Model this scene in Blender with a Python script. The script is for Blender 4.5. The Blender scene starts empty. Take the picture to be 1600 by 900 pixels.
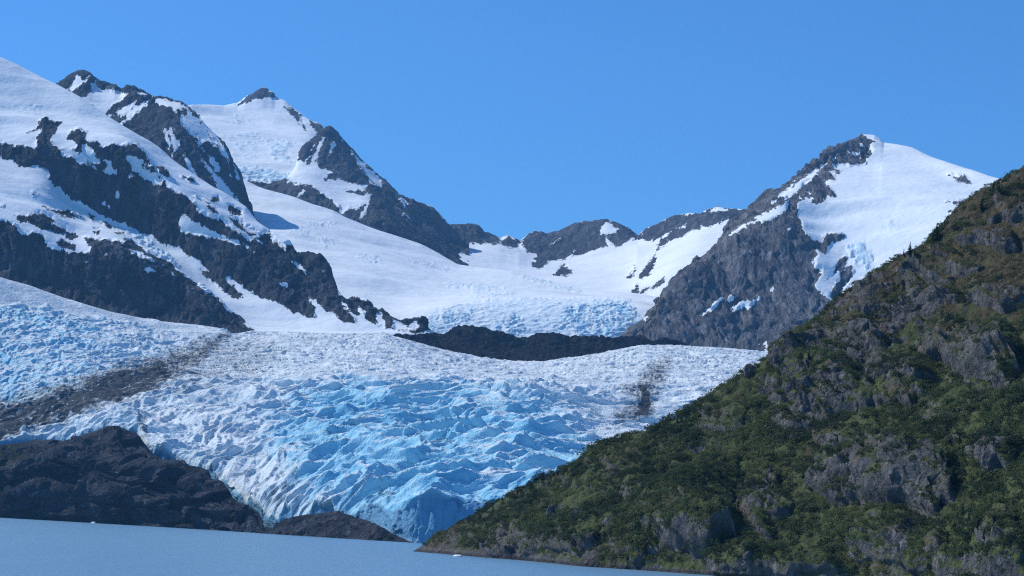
import bpy, math, random
import numpy as np
from mathutils import Matrix, Vector

random.seed(11)
RS = np.random.RandomState(11)
scene = bpy.context.scene
COL = scene.collection

# ------------------------------------------------------------------ camera, sky, sun, exposure
EYE = 6.0
HAZE = 5.0e-5
FPX = 3111.0                      # focal length measured in photograph pixels (70 mm lens)
ROLL = math.radians(3.2)
PITCH = math.atan(393 * math.cos(ROLL) / FPX)
SUN_AZ = math.radians(-68)        # measured from straight ahead, negative is left
SUN_EL = math.radians(44)

F_ = np.array([0, math.cos(PITCH), math.sin(PITCH)])
r0 = np.array([1.0, 0, 0]); u0 = np.array([0, -math.sin(PITCH), math.cos(PITCH)])
R_ = math.cos(ROLL) * r0 + math.sin(ROLL) * u0
U_ = -math.sin(ROLL) * r0 + math.cos(ROLL) * u0
cam = bpy.data.cameras.new('camera'); cam.sensor_width = 36; cam.lens = 70
cam.clip_start = 0.5; cam.clip_end = 60000
camo = bpy.data.objects.new('camera', cam); COL.objects.link(camo)
M = Matrix(((R_[0], U_[0], -F_[0], 0), (R_[1], U_[1], -F_[1], 0), (R_[2], U_[2], -F_[2], EYE), (0, 0, 0, 1)))
camo.matrix_world = M
scene.camera = camo

world = bpy.data.worlds.new('World'); scene.world = world; world.use_nodes = True
wn = world.node_tree.nodes; wl = world.node_tree.links
sky = wn.new('ShaderNodeTexSky'); sky.sky_type = 'NISHITA'; sky.sun_disc = False
sky.sun_elevation = SUN_EL; sky.sun_rotation = SUN_AZ
sky.altitude = 1500; sky.air_density = 1.0; sky.dust_density = 0.0; sky.ozone_density = 3.0
tint = wn.new('ShaderNodeMix'); tint.data_type = 'RGBA'; tint.blend_type = 'MULTIPLY'
tint.inputs[0].default_value = 1.0
tint.inputs[7].default_value = (0.37, 0.76, 1.12, 1)
bg = wn['Background']; bg.inputs[1].default_value = 0.12
wl.new(sky.outputs[0], tint.inputs[6]); wl.new(tint.outputs[2], bg.inputs[0])

sun = bpy.data.lights.new('sun', 'SUN'); sun.energy = 3.5; sun.angle = math.radians(0.5)
sun.color = (1.0, 0.985, 0.92)
suno = bpy.data.objects.new('sun', sun); COL.objects.link(suno)
sd_ = Vector((math.sin(SUN_AZ) * math.cos(SUN_EL), math.cos(SUN_AZ) * math.cos(SUN_EL), math.sin(SUN_EL)))
suno.rotation_euler = sd_.to_track_quat('Z', 'Y').to_euler()
suno.location = (-200, 0, 400)

scene.view_settings.view_transform = 'Standard'
scene.view_settings.look = 'None'
scene.view_settings.exposure = 0.3
scene.view_settings.gamma = 1.0
scene.view_settings.use_curve_mapping = False
scene.render.engine = 'CYCLES'
scene.cycles.max_bounces = 4
scene.cycles.diffuse_bounces = 2
scene.cycles.glossy_bounces = 2
scene.cycles.transparent_max_bounces = 4
scene.cycles.volume_bounces = 0
scene.cycles.use_denoising = False
scene.cycles.pixel_filter_type = 'BLACKMAN_HARRIS'
scene.cycles.filter_width = 1.2

# ------------------------------------------------------------------ survey helpers: a photo pixel is a bearing and a slope
def ray(px, py):
    px = np.asarray(px, float); py = np.asarray(py, float)
    x = (px - 800) / FPX; y = (450 - py) / FPX
    d = F_[None] + x[..., None] * R_ + y[..., None] * U_
    h = np.hypot(d[..., 0], d[..., 1])
    return np.arctan2(d[..., 0], d[..., 1]), d[..., 2] / h

def project(P):
    d = P - np.array([0, 0, EYE])
    w = d @ F_
    return 800 + FPX * (d @ R_) / w, 450 - FPX * (d @ U_) / w

def bearing_point(px, py, r):
    a, t = ray(np.array([px]), np.array([py]))
    return Vector((r * math.sin(a[0]), r * math.cos(a[0]), EYE + r * t[0]))

# ------------------------------------------------------------------ noise
_P = np.random.RandomState(5).permutation(256).astype(np.int32)
_P = np.concatenate([_P, _P, _P])
_G3 = np.random.RandomState(6).normal(size=(256, 3)); _G3 /= np.linalg.norm(_G3, axis=1)[:, None]
_G3 = _G3.astype(np.float32)
_ga = np.linspace(0, 2 * math.pi, 256, endpoint=False) + 0.1
_G2 = np.stack([np.cos(_ga), np.sin(_ga)], 1).astype(np.float32)

def _fade(t): return t * t * t * (t * (t * 6 - 15) + 10)

def p2(x, y):
    x = np.asarray(x); y = np.asarray(y)
    fx = np.floor(x); fy = np.floor(y)
    xi = fx.astype(np.int64) & 255; yi = fy.astype(np.int64) & 255
    xf = (x - fx).astype(np.float32); yf = (y - fy).astype(np.float32)
    u = _fade(xf); v = _fade(yf)
    def g(i, j):
        G = _G2[_P[_P[(xi + i) & 255] + ((yi + j) & 255)]]
        return G[..., 0] * (xf - i) + G[..., 1] * (yf - j)
    a = g(0, 0); b = g(1, 0); c = g(0, 1); d = g(1, 1)
    ab = a + u * (b - a); cd = c + u * (d - c)
    return (ab + v * (cd - ab)) * 1.5

def p3(x, y, z):
    fx = np.floor(x); fy = np.floor(y); fz = np.floor(z)
    xi = fx.astype(np.int64) & 255; yi = fy.astype(np.int64) & 255; zi = fz.astype(np.int64) & 255
    xf = (x - fx).astype(np.float32); yf = (y - fy).astype(np.float32); zf = (z - fz).astype(np.float32)
    u = _fade(xf); v = _fade(yf); w = _fade(zf)
    def g(i, j, k):
        G = _G3[_P[_P[_P[(xi + i) & 255] + ((yi + j) & 255)] + ((zi + k) & 255)]]
        return G[..., 0] * (xf - i) + G[..., 1] * (yf - j) + G[..., 2] * (zf - k)
    def l(a, b, t): return a + t * (b - a)
    r = l(l(l(g(0,0,0), g(1,0,0), u), l(g(0,1,0), g(1,1,0), u), v),
          l(l(g(0,0,1), g(1,0,1), u), l(g(0,1,1), g(1,1,1), u), v), w)
    return r * 1.6

def fbm2(x, y, o=4, gain=0.5, lac=2.03):
    s = 0; a = 1.0
    for i in range(o):
        s = s + a * p2(x + 17.3 * i, y - 9.1 * i); a *= gain; x = x * lac; y = y * lac
    return s

def ridge2(x, y, o=4, gain=0.5, lac=2.07, sharp=1.0):
    s = 0; a = 1.0; n = 0
    for i in range(o):
        s = s + a * (1 - np.abs(p2(x + 31.7 * i, y + 5.3 * i)) * 1.6) ** sharp if sharp == 1 else s + a * np.clip(1 - np.abs(p2(x + 31.7 * i, y + 5.3 * i)) * 1.6, 0, 1) ** sharp
        n += a; a *= gain; x = x * lac; y = y * lac
    return s / n

def fbm3(P, sx, sy, sz, o=4, gain=0.5, off=0.0, lac=2.05):
    s = 0; a = 1.0
    x = P[..., 0] / sx + off; y = P[..., 1] / sy + off * 0.7; z = P[..., 2] / sz - off
    for i in range(o):
        s = s + a * p3(x + 3.7 * i, y, z); a *= gain; x = x * lac; y = y * lac; z = z * lac
    return s

def ridge3(P, sx, sy, sz, o=4, gain=0.5, off=0.0, lac=2.05):
    s = 0; a = 1.0; n = 0
    x = P[..., 0] / sx + off; y = P[..., 1] / sy + off * 0.7; z = P[..., 2] / sz - off
    for i in range(o):
        s = s + a * (1 - 1.7 * np.abs(p3(x + 3.7 * i, y, z))); n += a; a *= gain; x = x * lac; y = y * lac; z = z * lac
    return s / n

def facets(u, v, seed=0):
    """angular broken blocks: each random cell is a tilted plane"""
    fu = np.floor(u); fv = np.floor(v)
    iu = fu.astype(np.int64); iv = fv.astype(np.int64)
    best = np.full(u.shape, 9.0, np.float32); out = np.zeros(u.shape, np.float32)
    for i in (-1, 0, 1):
        for j in (-1, 0, 1):
            k = _P[_P[(iu + i + seed) & 255] + ((iv + j) & 255)]
            k2 = _P[k + 57]; k3 = _P[k + 131]; k4 = _P[k2 + 29]; k5 = _P[k3 + 83]
            du = u - (fu + i + 0.1 + 0.8 * k / 255.0); dv = v - (fv + j + 0.1 + 0.8 * k2 / 255.0)
            d = (du * du + dv * dv).astype(np.float32)
            h = (k3 / 127.5 - 1) * 0.6 + (k4 / 127.5 - 1) * 1.1 * du + (k5 / 127.5 - 1) * 1.1 * dv
            m = d < best
            best = np.where(m, d, best); out = np.where(m, h, out)
    return out

def smooth1(v, sigma):
    if sigma < 0.5: return v
    k = int(sigma * 3); w = np.exp(-0.5 * (np.arange(-k, k + 1) / sigma) ** 2); w /= w.sum()
    return np.convolve(np.pad(v, k, mode='edge'), w, mode='valid')

def sstep(a, b, x):
    t = np.clip((x - a) / (b - a), 0, 1); return t * t * (3 - 2 * t)

# ------------------------------------------------------------------ lofted terrain sheets
def loft(lines, xr, step, rows, keep=(), soften=18.0):
    """lines: list of [(px,py,r), ...] from the near foot over the crest to the far side; r is metres from the shore boat."""
    a0 = ray(np.array([xr[0]]), np.array([600.]))[0][0]; a1 = ray(np.array([xr[1]]), np.array([600.]))[0][0]
    n = int((xr[1] - xr[0]) / step) + 1
    A = np.linspace(a0, a1, n)
    rs = []; zs = []
    for li, L in enumerate(lines):
        L = np.array(L, float)
        a, t = ray(L[:, 0], L[:, 1])
        o = np.argsort(a); a = a[o]; t = t[o]; rr = L[o, 2]
        r = np.interp(A, a, rr); t = np.interp(A, a, t)
        if keep:
            r = smooth1(r, soften / step)
            if li not in keep: t = smooth1(t, soften / step)
        rs.append(r); zs.append(EYE + r * t)
    rs = np.array(rs); zs = np.array(zs)
    def tang(v):
        d = np.diff(v, axis=0)
        m = np.zeros_like(v); m[0] = d[0]; m[-1] = d[-1]
        p = d[:-1] * d[1:]
        m[1:-1] = np.where(p > 0, 2 * p / (d[:-1] + d[1:] + 1e-9 * np.sign(d[:-1] + d[1:] + 1e-12)), 0)
        return m
    mr = tang(rs); mz = tang(zs)
    Rr = []; Zz = []; S = []
    for k in range(len(lines) - 1):
        m = rows[k]
        t = np.linspace(0, 1, m, endpoint=False) if k < len(lines) - 2 else np.linspace(0, 1, m)
        t = t[:, None]
        h00 = 2*t**3 - 3*t**2 + 1; h10 = t**3 - 2*t**2 + t; h01 = -2*t**3 + 3*t**2; h11 = t**3 - t**2
        Rr.append(h00*rs[k] + h10*mr[k] + h01*rs[k+1] + h11*mr[k+1])
        Zz.append(h00*zs[k] + h10*mz[k] + h01*zs[k+1] + h11*mz[k+1])
        S.append(np.repeat(k + t, n, axis=1))
    Rr = np.concatenate(Rr); Zz = np.concatenate(Zz); S = np.concatenate(S)
    P = np.stack([Rr * np.sin(A)[None], Rr * np.cos(A)[None], Zz], -1)
    return P, S

def back(line, dr, dz):
    """a line behind and below a crest: same bearings, dr metres further, dz metres lower"""
    out = []
    for (x, y, r) in line:
        a, t = ray(np.array([x]), np.array([y]))
        z = EYE + r * t[0] - dz; r2 = r + dr
        horizon = 843 + (x - 800) * math.tan(ROLL)
        out.append((x, horizon - (z - EYE) / r2 * FPX, r2))
    return out

def normals(P):
    dv = np.gradient(P, axis=0); du = np.gradient(P, axis=1)
    n = np.cross(du, dv)
    n /= np.linalg.norm(n, axis=-1)[..., None] + 1e-9
    return n

def sd_poly(px, py, poly, m=30.0):
    poly = np.array(poly, float)
    out = np.full(px.shape, -m)
    sel = (px > poly[:, 0].min() - m) & (px < poly[:, 0].max() + m) & (py > poly[:, 1].min() - m) & (py < poly[:, 1].max() + m)
    x = px[sel]; y = py[sel]
    if x.size == 0: return out
    d2 = np.full(x.shape, 1e9); ins = np.zeros(x.shape, bool)
    for i in range(len(poly)):
        ax, ay = poly[i]; bx, by = poly[(i + 1) % len(poly)]
        ex, ey = bx - ax, by - ay
        L = ex * ex + ey * ey + 1e-9
        t = np.clip(((x - ax) * ex + (y - ay) * ey) / L, 0, 1)
        d2 = np.minimum(d2, (x - ax - t * ex) ** 2 + (y - ay - t * ey) ** 2)
        if ay != by:
            c = ((ay > y) != (by > y)) & (x < ex * (y - ay) / (ey if ey else 1e-9) + ax)
            ins ^= c
    d = np.sqrt(d2)
    out[sel] = np.clip(np.where(ins, d, -d), -m, m)
    return out

def mask(px, py, base, ops):
    s = np.full(px.shape, float(base))
    for sign, poly in ops:
        d = sd_poly(px, py, poly)
        s = np.maximum(s, d) if sign > 0 else np.minimum(s, -d)
    return s

def soft(px, py, poly, w):
    return sstep(-w, w, sd_poly(px, py, poly, max(30.0, w + 1)))

def grid_mesh(name, P, attrs, mat):
    R, C = P.shape[:2]
    me = bpy.data.meshes.new(name)
    V = P.reshape(-1, 3).astype(np.float32)
    idx = np.arange(R * C).reshape(R, C)
    f = np.stack([idx[:-1, :-1], idx[:-1, 1:], idx[1:, 1:], idx[1:, :-1]], -1).reshape(-1, 4).astype(np.int32)
    set_mesh(me, V, f, attrs)
    me.materials.append(mat)
    o = bpy.data.objects.new(name, me); COL.objects.link(o)
    return o

def set_mesh(me, V, f, attrs=None, smooth=True):
    k = f.shape[1]
    me.vertices.add(len(V)); me.vertices.foreach_set('co', np.ascontiguousarray(V, np.float32).ravel())
    me.loops.add(f.size); me.loops.foreach_set('vertex_index', np.ascontiguousarray(f, np.int32).ravel())
    me.polygons.add(len(f)); me.polygons.foreach_set('loop_start', np.arange(0, f.size, k, dtype=np.int32))
    me.polygons.foreach_set('use_smooth', np.full(len(f), smooth))
    for n, v in (attrs or {}).items():
        at = me.attributes.new(n, 'FLOAT', 'POINT'); at.data.foreach_set('value', np.ascontiguousarray(v, np.float32).ravel())
    me.update(calc_edges=True)

def describe(o, kind=None, label=None, cat=None, group=None):
    if kind: o['kind'] = kind
    if label: o['label'] = label
    if cat: o['category'] = cat
    if group: o['group'] = group
    return o

# ------------------------------------------------------------------ material helpers
class NT:
    def __init__(s, name):
        s.m = bpy.data.materials.new(name); s.m.use_nodes = True
        s.t = s.m.node_tree; s.n = s.t.nodes; s.l = s.t.links
        s.b = s.n['Principled BSDF']
        s.co = s.n.new('ShaderNodeTexCoord')
    def link(s, a, b): s.l.new(a, b)
    def attr(s, name):
        a = s.n.new('ShaderNodeAttribute'); a.attribute_name = name; return a.outputs['Fac']
    def mapping(s, scale):
        m = s.n.new('ShaderNodeMapping'); m.inputs['Scale'].default_value = scale
        s.link(s.co.outputs['Object'], m.inputs['Vector']); return m.outputs[0]
    def noise(s, size, detail=4, rough=0.55, stretch=(1, 1, 1), dist=0.0):
        n = s.n.new('ShaderNodeTexNoise'); n.inputs['Scale'].default_value = 1.0
        n.inputs['Detail'].default_value = detail; n.inputs['Roughness'].default_value = rough
        n.inputs['Distortion'].default_value = dist
        s.link(s.mapping(tuple(c / size for c in stretch)), n.inputs['Vector']); return n.outputs['Fac']
    def math(s, op, a, b=None, c=None):
        m = s.n.new('ShaderNodeMath'); m.operation = op
        for i, v in enumerate((a, b, c)):
            if v is None: continue
            if isinstance(v, (int, float)): m.inputs[i].default_value = v
            else: s.link(v, m.inputs[i])
        return m.outputs[0]
    def step(s, v, lo, hi):
        m = s.n.new('ShaderNodeMapRange'); m.interpolation_type = 'SMOOTHSTEP'
        m.inputs[1].default_value = lo; m.inputs[2].default_value = hi
        s.link(v, m.inputs[0]); return m.outputs[0]
    def mix(s, f, a, b):
        m = s.n.new('ShaderNodeMix'); m.data_type = 'RGBA'
        if isinstance(f, (int, float)): m.inputs[0].default_value = f
        else: s.link(f, m.inputs[0])
        for i, v in ((6, a), (7, b)):
            if isinstance(v, tuple): m.inputs[i].default_value = (*v, 1)
            else: s.link(v, m.inputs[i])
        return m.outputs[2]
    def bump(s, h, dist, strength=1.0, normal=None):
        b = s.n.new('ShaderNodeBump'); b.inputs['Distance'].default_value = dist
        b.inputs['Strength'].default_value = strength
        s.link(h, b.inputs['Height'])
        if normal is not None: s.link(normal, b.inputs['Normal'])
        return b.outputs[0]
    def done(s, col, rough=0.9, normal=None, spec=0.2):
        if isinstance(col, tuple): s.b.inputs['Base Color'].default_value = (*col, 1)
        else: s.link(col, s.b.inputs['Base Color'])
        if isinstance(rough, (int, float)): s.b.inputs['Roughness'].default_value = rough
        else: s.link(rough, s.b.inputs['Roughness'])
        s.b.inputs['Specular IOR Level'].default_value = spec
        if normal is not None: s.link(normal, s.b.inputs['Normal'])
        return s.m

def mountain_material(name, rock_a, rock_b, unit):
    """bare rock with snow where the 'snow' attribute is positive and blue ice where 'ice' is; unit = size of one visible grain in metres"""
    s = NT(name)
    n1 = s.noise(unit * 40, 5, 0.6, (1, 0.5, 0.4)); n2 = s.noise(unit * 5, 5, 0.65, (1, 0.4, 0.35), 0.4); n3 = s.noise(unit * 1.6, 3, 0.65, (1, 0.45, 0.4))
    rock = s.mix(s.step(n1, 0.35, 0.65), rock_a, rock_b)
    rock = s.mix(s.math('MULTIPLY', s.step(n2, 0.52, 0.75), 0.75), rock, tuple(min(1, c * 2.6) for c in rock_b))
    rock = s.mix(s.math('MULTIPLY', s.step(n2, 0.5, 0.3), 0.55), rock, tuple(c * 0.5 for c in rock_a))
    nf = s.noise(unit * 11, 5, 0.7, (1, 0.3, 0.22), 0.8)
    mp = s.n.new('ShaderNodeMapping'); mp.inputs['Rotation'].default_value = (0.15, -0.45, 0); mp.inputs['Scale'].default_value = (0.17 / unit, 0.05 / unit, 0.030 / unit)
    s.link(s.co.outputs['Object'], mp.inputs['Vector'])
    bd = s.n.new('ShaderNodeTexNoise'); bd.inputs['Scale'].default_value = 1.0; bd.inputs['Detail'].default_value = 5; bd.inputs['Roughness'].default_value = 0.7
    s.link(mp.outputs[0], bd.inputs['Vector'])
    rock = s.mix(s.math('MULTIPLY', s.step(bd.outputs['Fac'], 0.52, 0.66), 0.55), rock, tuple(min(1, c * 2.2) for c in rock_b))
    rock = s.mix(s.math('MULTIPLY', s.step(bd.outputs['Fac'], 0.46, 0.34), 0.5), rock, tuple(c * 0.55 for c in rock_a))
    e = s.math('ADD', s.attr('snow'), s.math('MULTIPLY', s.math('SUBTRACT', n2, 0.5), 0.8))
    e = s.math('ADD', e, s.math('MULTIPLY', s.math('SUBTRACT', nf, 0.5), 2.0))
    e = s.math('ADD', e, s.math('MULTIPLY', s.math('SUBTRACT', n3, 0.5), 0.5))
    f = s.step(e, -0.06, 0.06)
    old = s.noise(unit * 60, 5, 0.6, (1, 1, 2.0))
    snow = s.mix(s.step(old, 0.45, 0.75), (0.80, 0.85, 0.885), (0.70, 0.755, 0.80))
    ice = s.mix(s.step(n2, 0.4, 0.62), (0.42, 0.63, 0.76), (0.76, 0.83, 0.87))
    snow = s.mix(s.attr('ice'), snow, ice)
    col = s.mix(f, rock, snow)
    h = s.math('ADD', s.math('MULTIPLY', n2, 2.2), s.math('MULTIPLY', n3, 1.0))
    hb = s.mix(f, s.math('MULTIPLY', h, unit * 1.5), s.math('MULTIPLY', s.noise(unit * 9, 3, 0.5), unit * 1.0))
    s2 = s.n.new('ShaderNodeSeparateColor'); s.link(hb, s2.inputs[0])
    nb = s.bump(s2.outputs[0], 1.0, 1.0)
    return s.done(col, 0.9, nb, 0.04)

# ------------------------------------------------------------------ the lake
def lake_material():
    s = NT('lake_water')
    w = s.noise(1.6, 4, 0.6, (1, 0.5, 1)); w2 = s.noise(9.0, 3, 0.5, (1, 0.35, 1)); w3 = s.noise(120, 4, 0.55, (1, 0.12, 1))
    h = s.math('ADD', s.math('MULTIPLY', w, 0.22), s.math('MULTIPLY', w2, 0.5))
    col = s.mix(w3, (0.120, 0.245, 0.35), (0.17, 0.305, 0.415))
    m = s.done(col, s.math('ADD', 0.26, s.math('MULTIPLY', w3, 0.2)), s.bump(h, 1.0, 0.9), 0.5)
    s.b.inputs['IOR'].default_value = 1.33
    return m
me = bpy.data.meshes.new('lake')
set_mesh(me, np.array([(-5800, -1400, 0), (5800, -1400, 0), (5800, 8300, 0), (-5800, 8300, 0)], float), np.array([[0, 1, 2, 3]]), smooth=False)
me.materials.append(lake_material())
lake = bpy.data.objects.new('lake', me); COL.objects.link(lake)
describe(lake, 'structure', 'pale blue silty glacial lake with fine ripples in front of the glacier', 'lake')

# ------------------------------------------------------------------ mountains
def build_mountain(name, label, lines, xr, step, rows, base, ops, mat, rough, cellv, snow_amp=5.0, crest=None, ice_polys=(), seed=0.0, lean=0.0, ice_amp=6.0, ice_cell=22.0, cat='mountain', tooth=0.0, jit=2.2):
    P, S = loft(lines, xr, step, rows, (crest, len(lines) - 1))
    px, py = project(P)
    jx = jit * p2(px / 7 + seed, py / 7) + jit * 0.6 * p2(px / 3, py / 3 + seed)
    jy = jit * p2(px / 7 + 40 + seed, py / 7) + jit * 0.6 * p2(px / 3 + 11, py / 3 + seed)
    sn = mask(px + jx, py + jy, base, ops)
    icev = np.zeros(px.shape)
    for poly, amt in ice_polys:
        icev = np.maximum(icev, amt * soft(px + 3 * jx, py + 2 * jy, poly, 5))
    n = normals(P)
    rk = sstep(3, -4, sn)                        # 1 on bare rock
    uu = P[..., 0] + 0.25 * P[..., 2]; vv = P[..., 2] + 0.45 * P[..., 1]
    uw = cellv * 0.25 * fbm2(uu / cellv, vv / cellv + seed, 3); vw = cellv * 0.4 * fbm2(uu / cellv + 9, vv / cellv + seed, 3)
    big = ridge3(P, cellv * 2.0, cellv * 5.0, cellv * 5.5, 3, 0.5, seed) - 0.35
    f1 = facets((uu + uw) / (cellv * 0.75), (vv + vw) / (cellv * 1.9), int(seed * 10))
    f2 = facets((uu + uw) / (cellv * 0.26), (vv + vw) / (cellv * 0.62), int(seed * 10) + 71)
    f3 = facets((uu + uw * 0.5) / (cellv * 0.10), (vv + vw * 0.5) / (cellv * 0.24), int(seed * 10) + 133)
    drk = rough * (0.55 * big + 0.17 * f1 + 0.12 * f2 + 0.07 * f3)
    wv = P[..., 2] + 0.3 * P[..., 1] + 30 * fbm3(P, 300, 300, 200, 2, 0.5, seed + 6)
    dsn = snow_amp * (0.8 * fbm3(P, cellv * 4.5, cellv * 3.0, cellv * 2.0, 3, 0.45, seed + 2) + 0.75 * p2(wv / 48, P[..., 0] / 420 + seed) * sstep(-0.2, 0.4, p2(P[..., 0] / 300 + 3, wv / 160 + seed)))
    dsn = dsn + 0.10 * rough
    d = rk * drk + (1 - rk) * dsn
    if np.any(icev > 0.02):
        d = d + icev * ice_amp * (1.5 * ridge3(P, ice_cell * 1.7, ice_cell * 1.2, ice_cell * 0.8, 4, 0.62, seed + 3) - 0.5)
    if crest is not None:
        # near the traced crest the relief fades so the skyline stays where it is
        d = d * (0.22 + 0.78 * sstep(0, 0.35, np.abs(S - crest)))
        if tooth:
            d = d + tooth * rk * sstep(0.3, 0, np.abs(S - crest)) * (1.4 * ridge2(px / 17 + seed, S * 0.3, 3, 0.6) - 0.7)
    P2 = P + n * d[..., None]
    px, py = project(P2)
    jx = jit * p2(px / 7 + seed, py / 7) + jit * 0.6 * p2(px / 3, py / 3 + seed)
    jy = jit * p2(px / 7 + 40 + seed, py / 7) + jit * 0.6 * p2(px / 3 + 11, py / 3 + seed)
    sn = mask(px + jx, py + jy, base, ops)
    o = grid_mesh(name, P2, {'snow': np.clip(sn / 9.0, -0.95, 1.2), 'ice': icev}, mat)
    describe(o, 'structure', label, cat)
    return o, P2

rock_far = mountain_material('far_rock_and_snow', (0.042, 0.045, 0.053), (0.080, 0.082, 0.090), 2.6)
rock_mid = mountain_material('mid_rock_and_snow', (0.028, 0.033, 0.041), (0.058, 0.062, 0.071), 1.9)
rock_grey = mountain_material('grey_rock_and_snow', (0.075, 0.076, 0.084), (0.125, 0.123, 0.130), 2.1)

# -- back ridge across the pass
ridge_H = [(560,300,5400),(622,305,5350),(650,316,5400),(675,325,5500),(687,337,5550),(702,354,5650),(727,352,5700),(745,354,5700),(757,366,5750),(770,372,5800),
    (782,376,5800),(792,372,5800),(805,375,5800),(812,380,5800),(825,370,5800),(837,365,5800),(855,367,5800),(875,362,5800),(895,352,5750),(915,347,5750),(947,345,5700),
    (967,351,5700),(982,359,5700),(997,372,5700),(1010,360,5600),(1027,352,5550),(1050,340,5500),(1075,336,5400),(1095,337,5300),(1110,329,5250),(1122,325,5200),(1135,329,5200),(1170,330,5100),(1260,330,5000)]
lines = [[(560,440,4500),(700,440,4500),(860,475,4350),(990,495,4150),(1260,500,4000)],
         [(560,380,4700),(690,400,4750),(800,428,4700),(860,440,4600),(990,460,4350),(1060,420,4300),(1260,420,4200)],
         [(560,330,5200),(650,345,5200),(700,376,5350),(780,382,5450),(840,405,5350),(880,404,5400),(970,388,5350),(1040,380,5150),(1100,360,5000),(1260,360,4800)],
         ridge_H, back(ridge_H, 350, 160)]
ops_H = [(-1,[(560,290),(622,300),(650,312),(702,350),(727,346),(745,348),(782,372),(784,378),(775,380),(745,380),(712,376),(692,369),(672,357),(657,347),(637,345),(560,345)]),
    (-1,[(782,380),(792,368),(812,374),(814,378),(807,386),(800,389)]),
    (-1,[(812,380),(825,366),(837,360),(855,362),(895,348),(947,340),(982,354),(1000,370),(998,375),(985,373),(970,384),(937,387),(915,395),(882,405),(860,407),(845,420),(832,417),(832,410),(842,399),(822,395),(825,387)]),
    (1,[(937,354),(952,349),(967,356),(962,364),(947,366),(957,385),(952,385),(942,367),(937,365)]),
    (-1,[(865,430),(882,412),(894,425),(892,429),(875,431)]),
    (1,[(882,404),(898,392),(896,399),(888,405)]), (1,[(862,382),(877,370),(874,376)]),
    (-1,[(997,430),(1025,397),(1022,412),(1017,425),(1002,437)]), (-1,[(980,435),(992,417),(995,420),(987,435)]),
    (-1,[(985,457),(997,442),(1000,455),(1007,450),(1022,445),(1037,434),(1040,440),(1022,450),(1005,459),(992,461)]),
    (-1,[(997,374),(1010,356),(1050,336),(1095,333),(1110,325),(1122,321),(1135,326),(1260,322),(1260,345),(1170,338),(1150,349),(1140,341),(1110,354),(1097,352),(1092,342),(1095,357),(1075,362),(1067,370),(1045,377),(1025,392),(1032,375),(1047,362),(1070,355),(1072,350),(1042,365),(1032,372),(1015,375)]),
    (1,[(1108,331),(1120,322),(1131,322),(1134,328),(1120,332)])]
build_mountain('mountain', 'long low dark ridge closing the snowy pass in the middle of the skyline', lines, (560,1260), 1.7, (30,60,70,60,16), 20, ops_H, rock_far, 20, 60, 5, crest=3, seed=1.3, tooth=6)

# -- broad snow peak with the dark rock tip
ridge_I = [(180,200,5600),(250,180,5800),(300,166,6000),(325,168,6100),(350,169,6150),(372,165,6200),(385,152,6200),(395,147,6200),(403,141,6200),(412,138,6200),(425,146,6200),(430,152,6200),(445,159,6150),(460,172,6100),(472,182,6050),(487,191,6000),(500,196,5950),(505,201,5900),(560,262,5800),(620,330,5700),(700,390,5700)]
lines = [[(180,330,4600),(300,320,4800),(480,330,4800),(560,360,5000),(700,420,5200)],
         [(180,290,4750),(300,285,4900),(380,286,4950),(480,290,4950),(560,320,5200),(700,410,5400)],
         [(180,262,4950),(300,262,5050),(380,268,5080),(480,270,5080),(560,310,5350),(700,405,5500)],
         [(180,225,5250),(300,210,5450),(400,212,5600),(490,215,5600),(560,285,5550),(700,400,5550)],
         [(180,212,5400),(300,182,5800),(372,183,5950),(420,174,6000),(475,195,5900),(505,210,5800),(560,270,5700),(700,394,5600)],
         ridge_I, back(ridge_I, 400, 250)]
ops_I = [(-1,[(370,166),(385,148),(395,143),(405,136),(412,133),(420,138),(432,150),(424,154),(418,150),(407,155),(398,154),(387,159)]),
    (-1,[(442,167),(455,167),(474,180),(467,187),(450,175)]), (-1,[(485,189),(500,192),(508,202),(500,209),(487,197)]),
    (-1,[(462,184),(470,186),(478,200),(476,203)]), (-1,[(300,172),(312,180),(315,187),(308,186)]),
    (-1,[(384,282),(410,287),(440,288),(470,289),(487,291),(560,330),(560,420),(380,420)])]
ice_I = [([(340,262),(382,266),(430,268),(452,276),(450,288),(388,284),(350,280)],1.0),([(420,228),(440,220),(462,222),(448,240),(452,258),(440,255),(424,245)],0.7),
    ([(365,224),(400,225),(398,235),(370,236)],0.5),([(355,186),(368,180),(385,186),(398,195),(370,192)],0.45),([(345,213),(390,210),(432,218),(440,222),(400,218),(350,217)],0.5),([(360,240),(400,242),(398,250),(360,249)],0.4)]
build_mountain('mountain', 'broad snow covered peak with a small dark rock tip, highest in the left half', lines, (180,700), 1.7, (14,30,70,60,45,40,16), 20, ops_I, rock_far, 16, 55, 7, crest=5, ice_polys=ice_I, seed=4.2, ice_amp=9, ice_cell=26, tooth=5)

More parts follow.
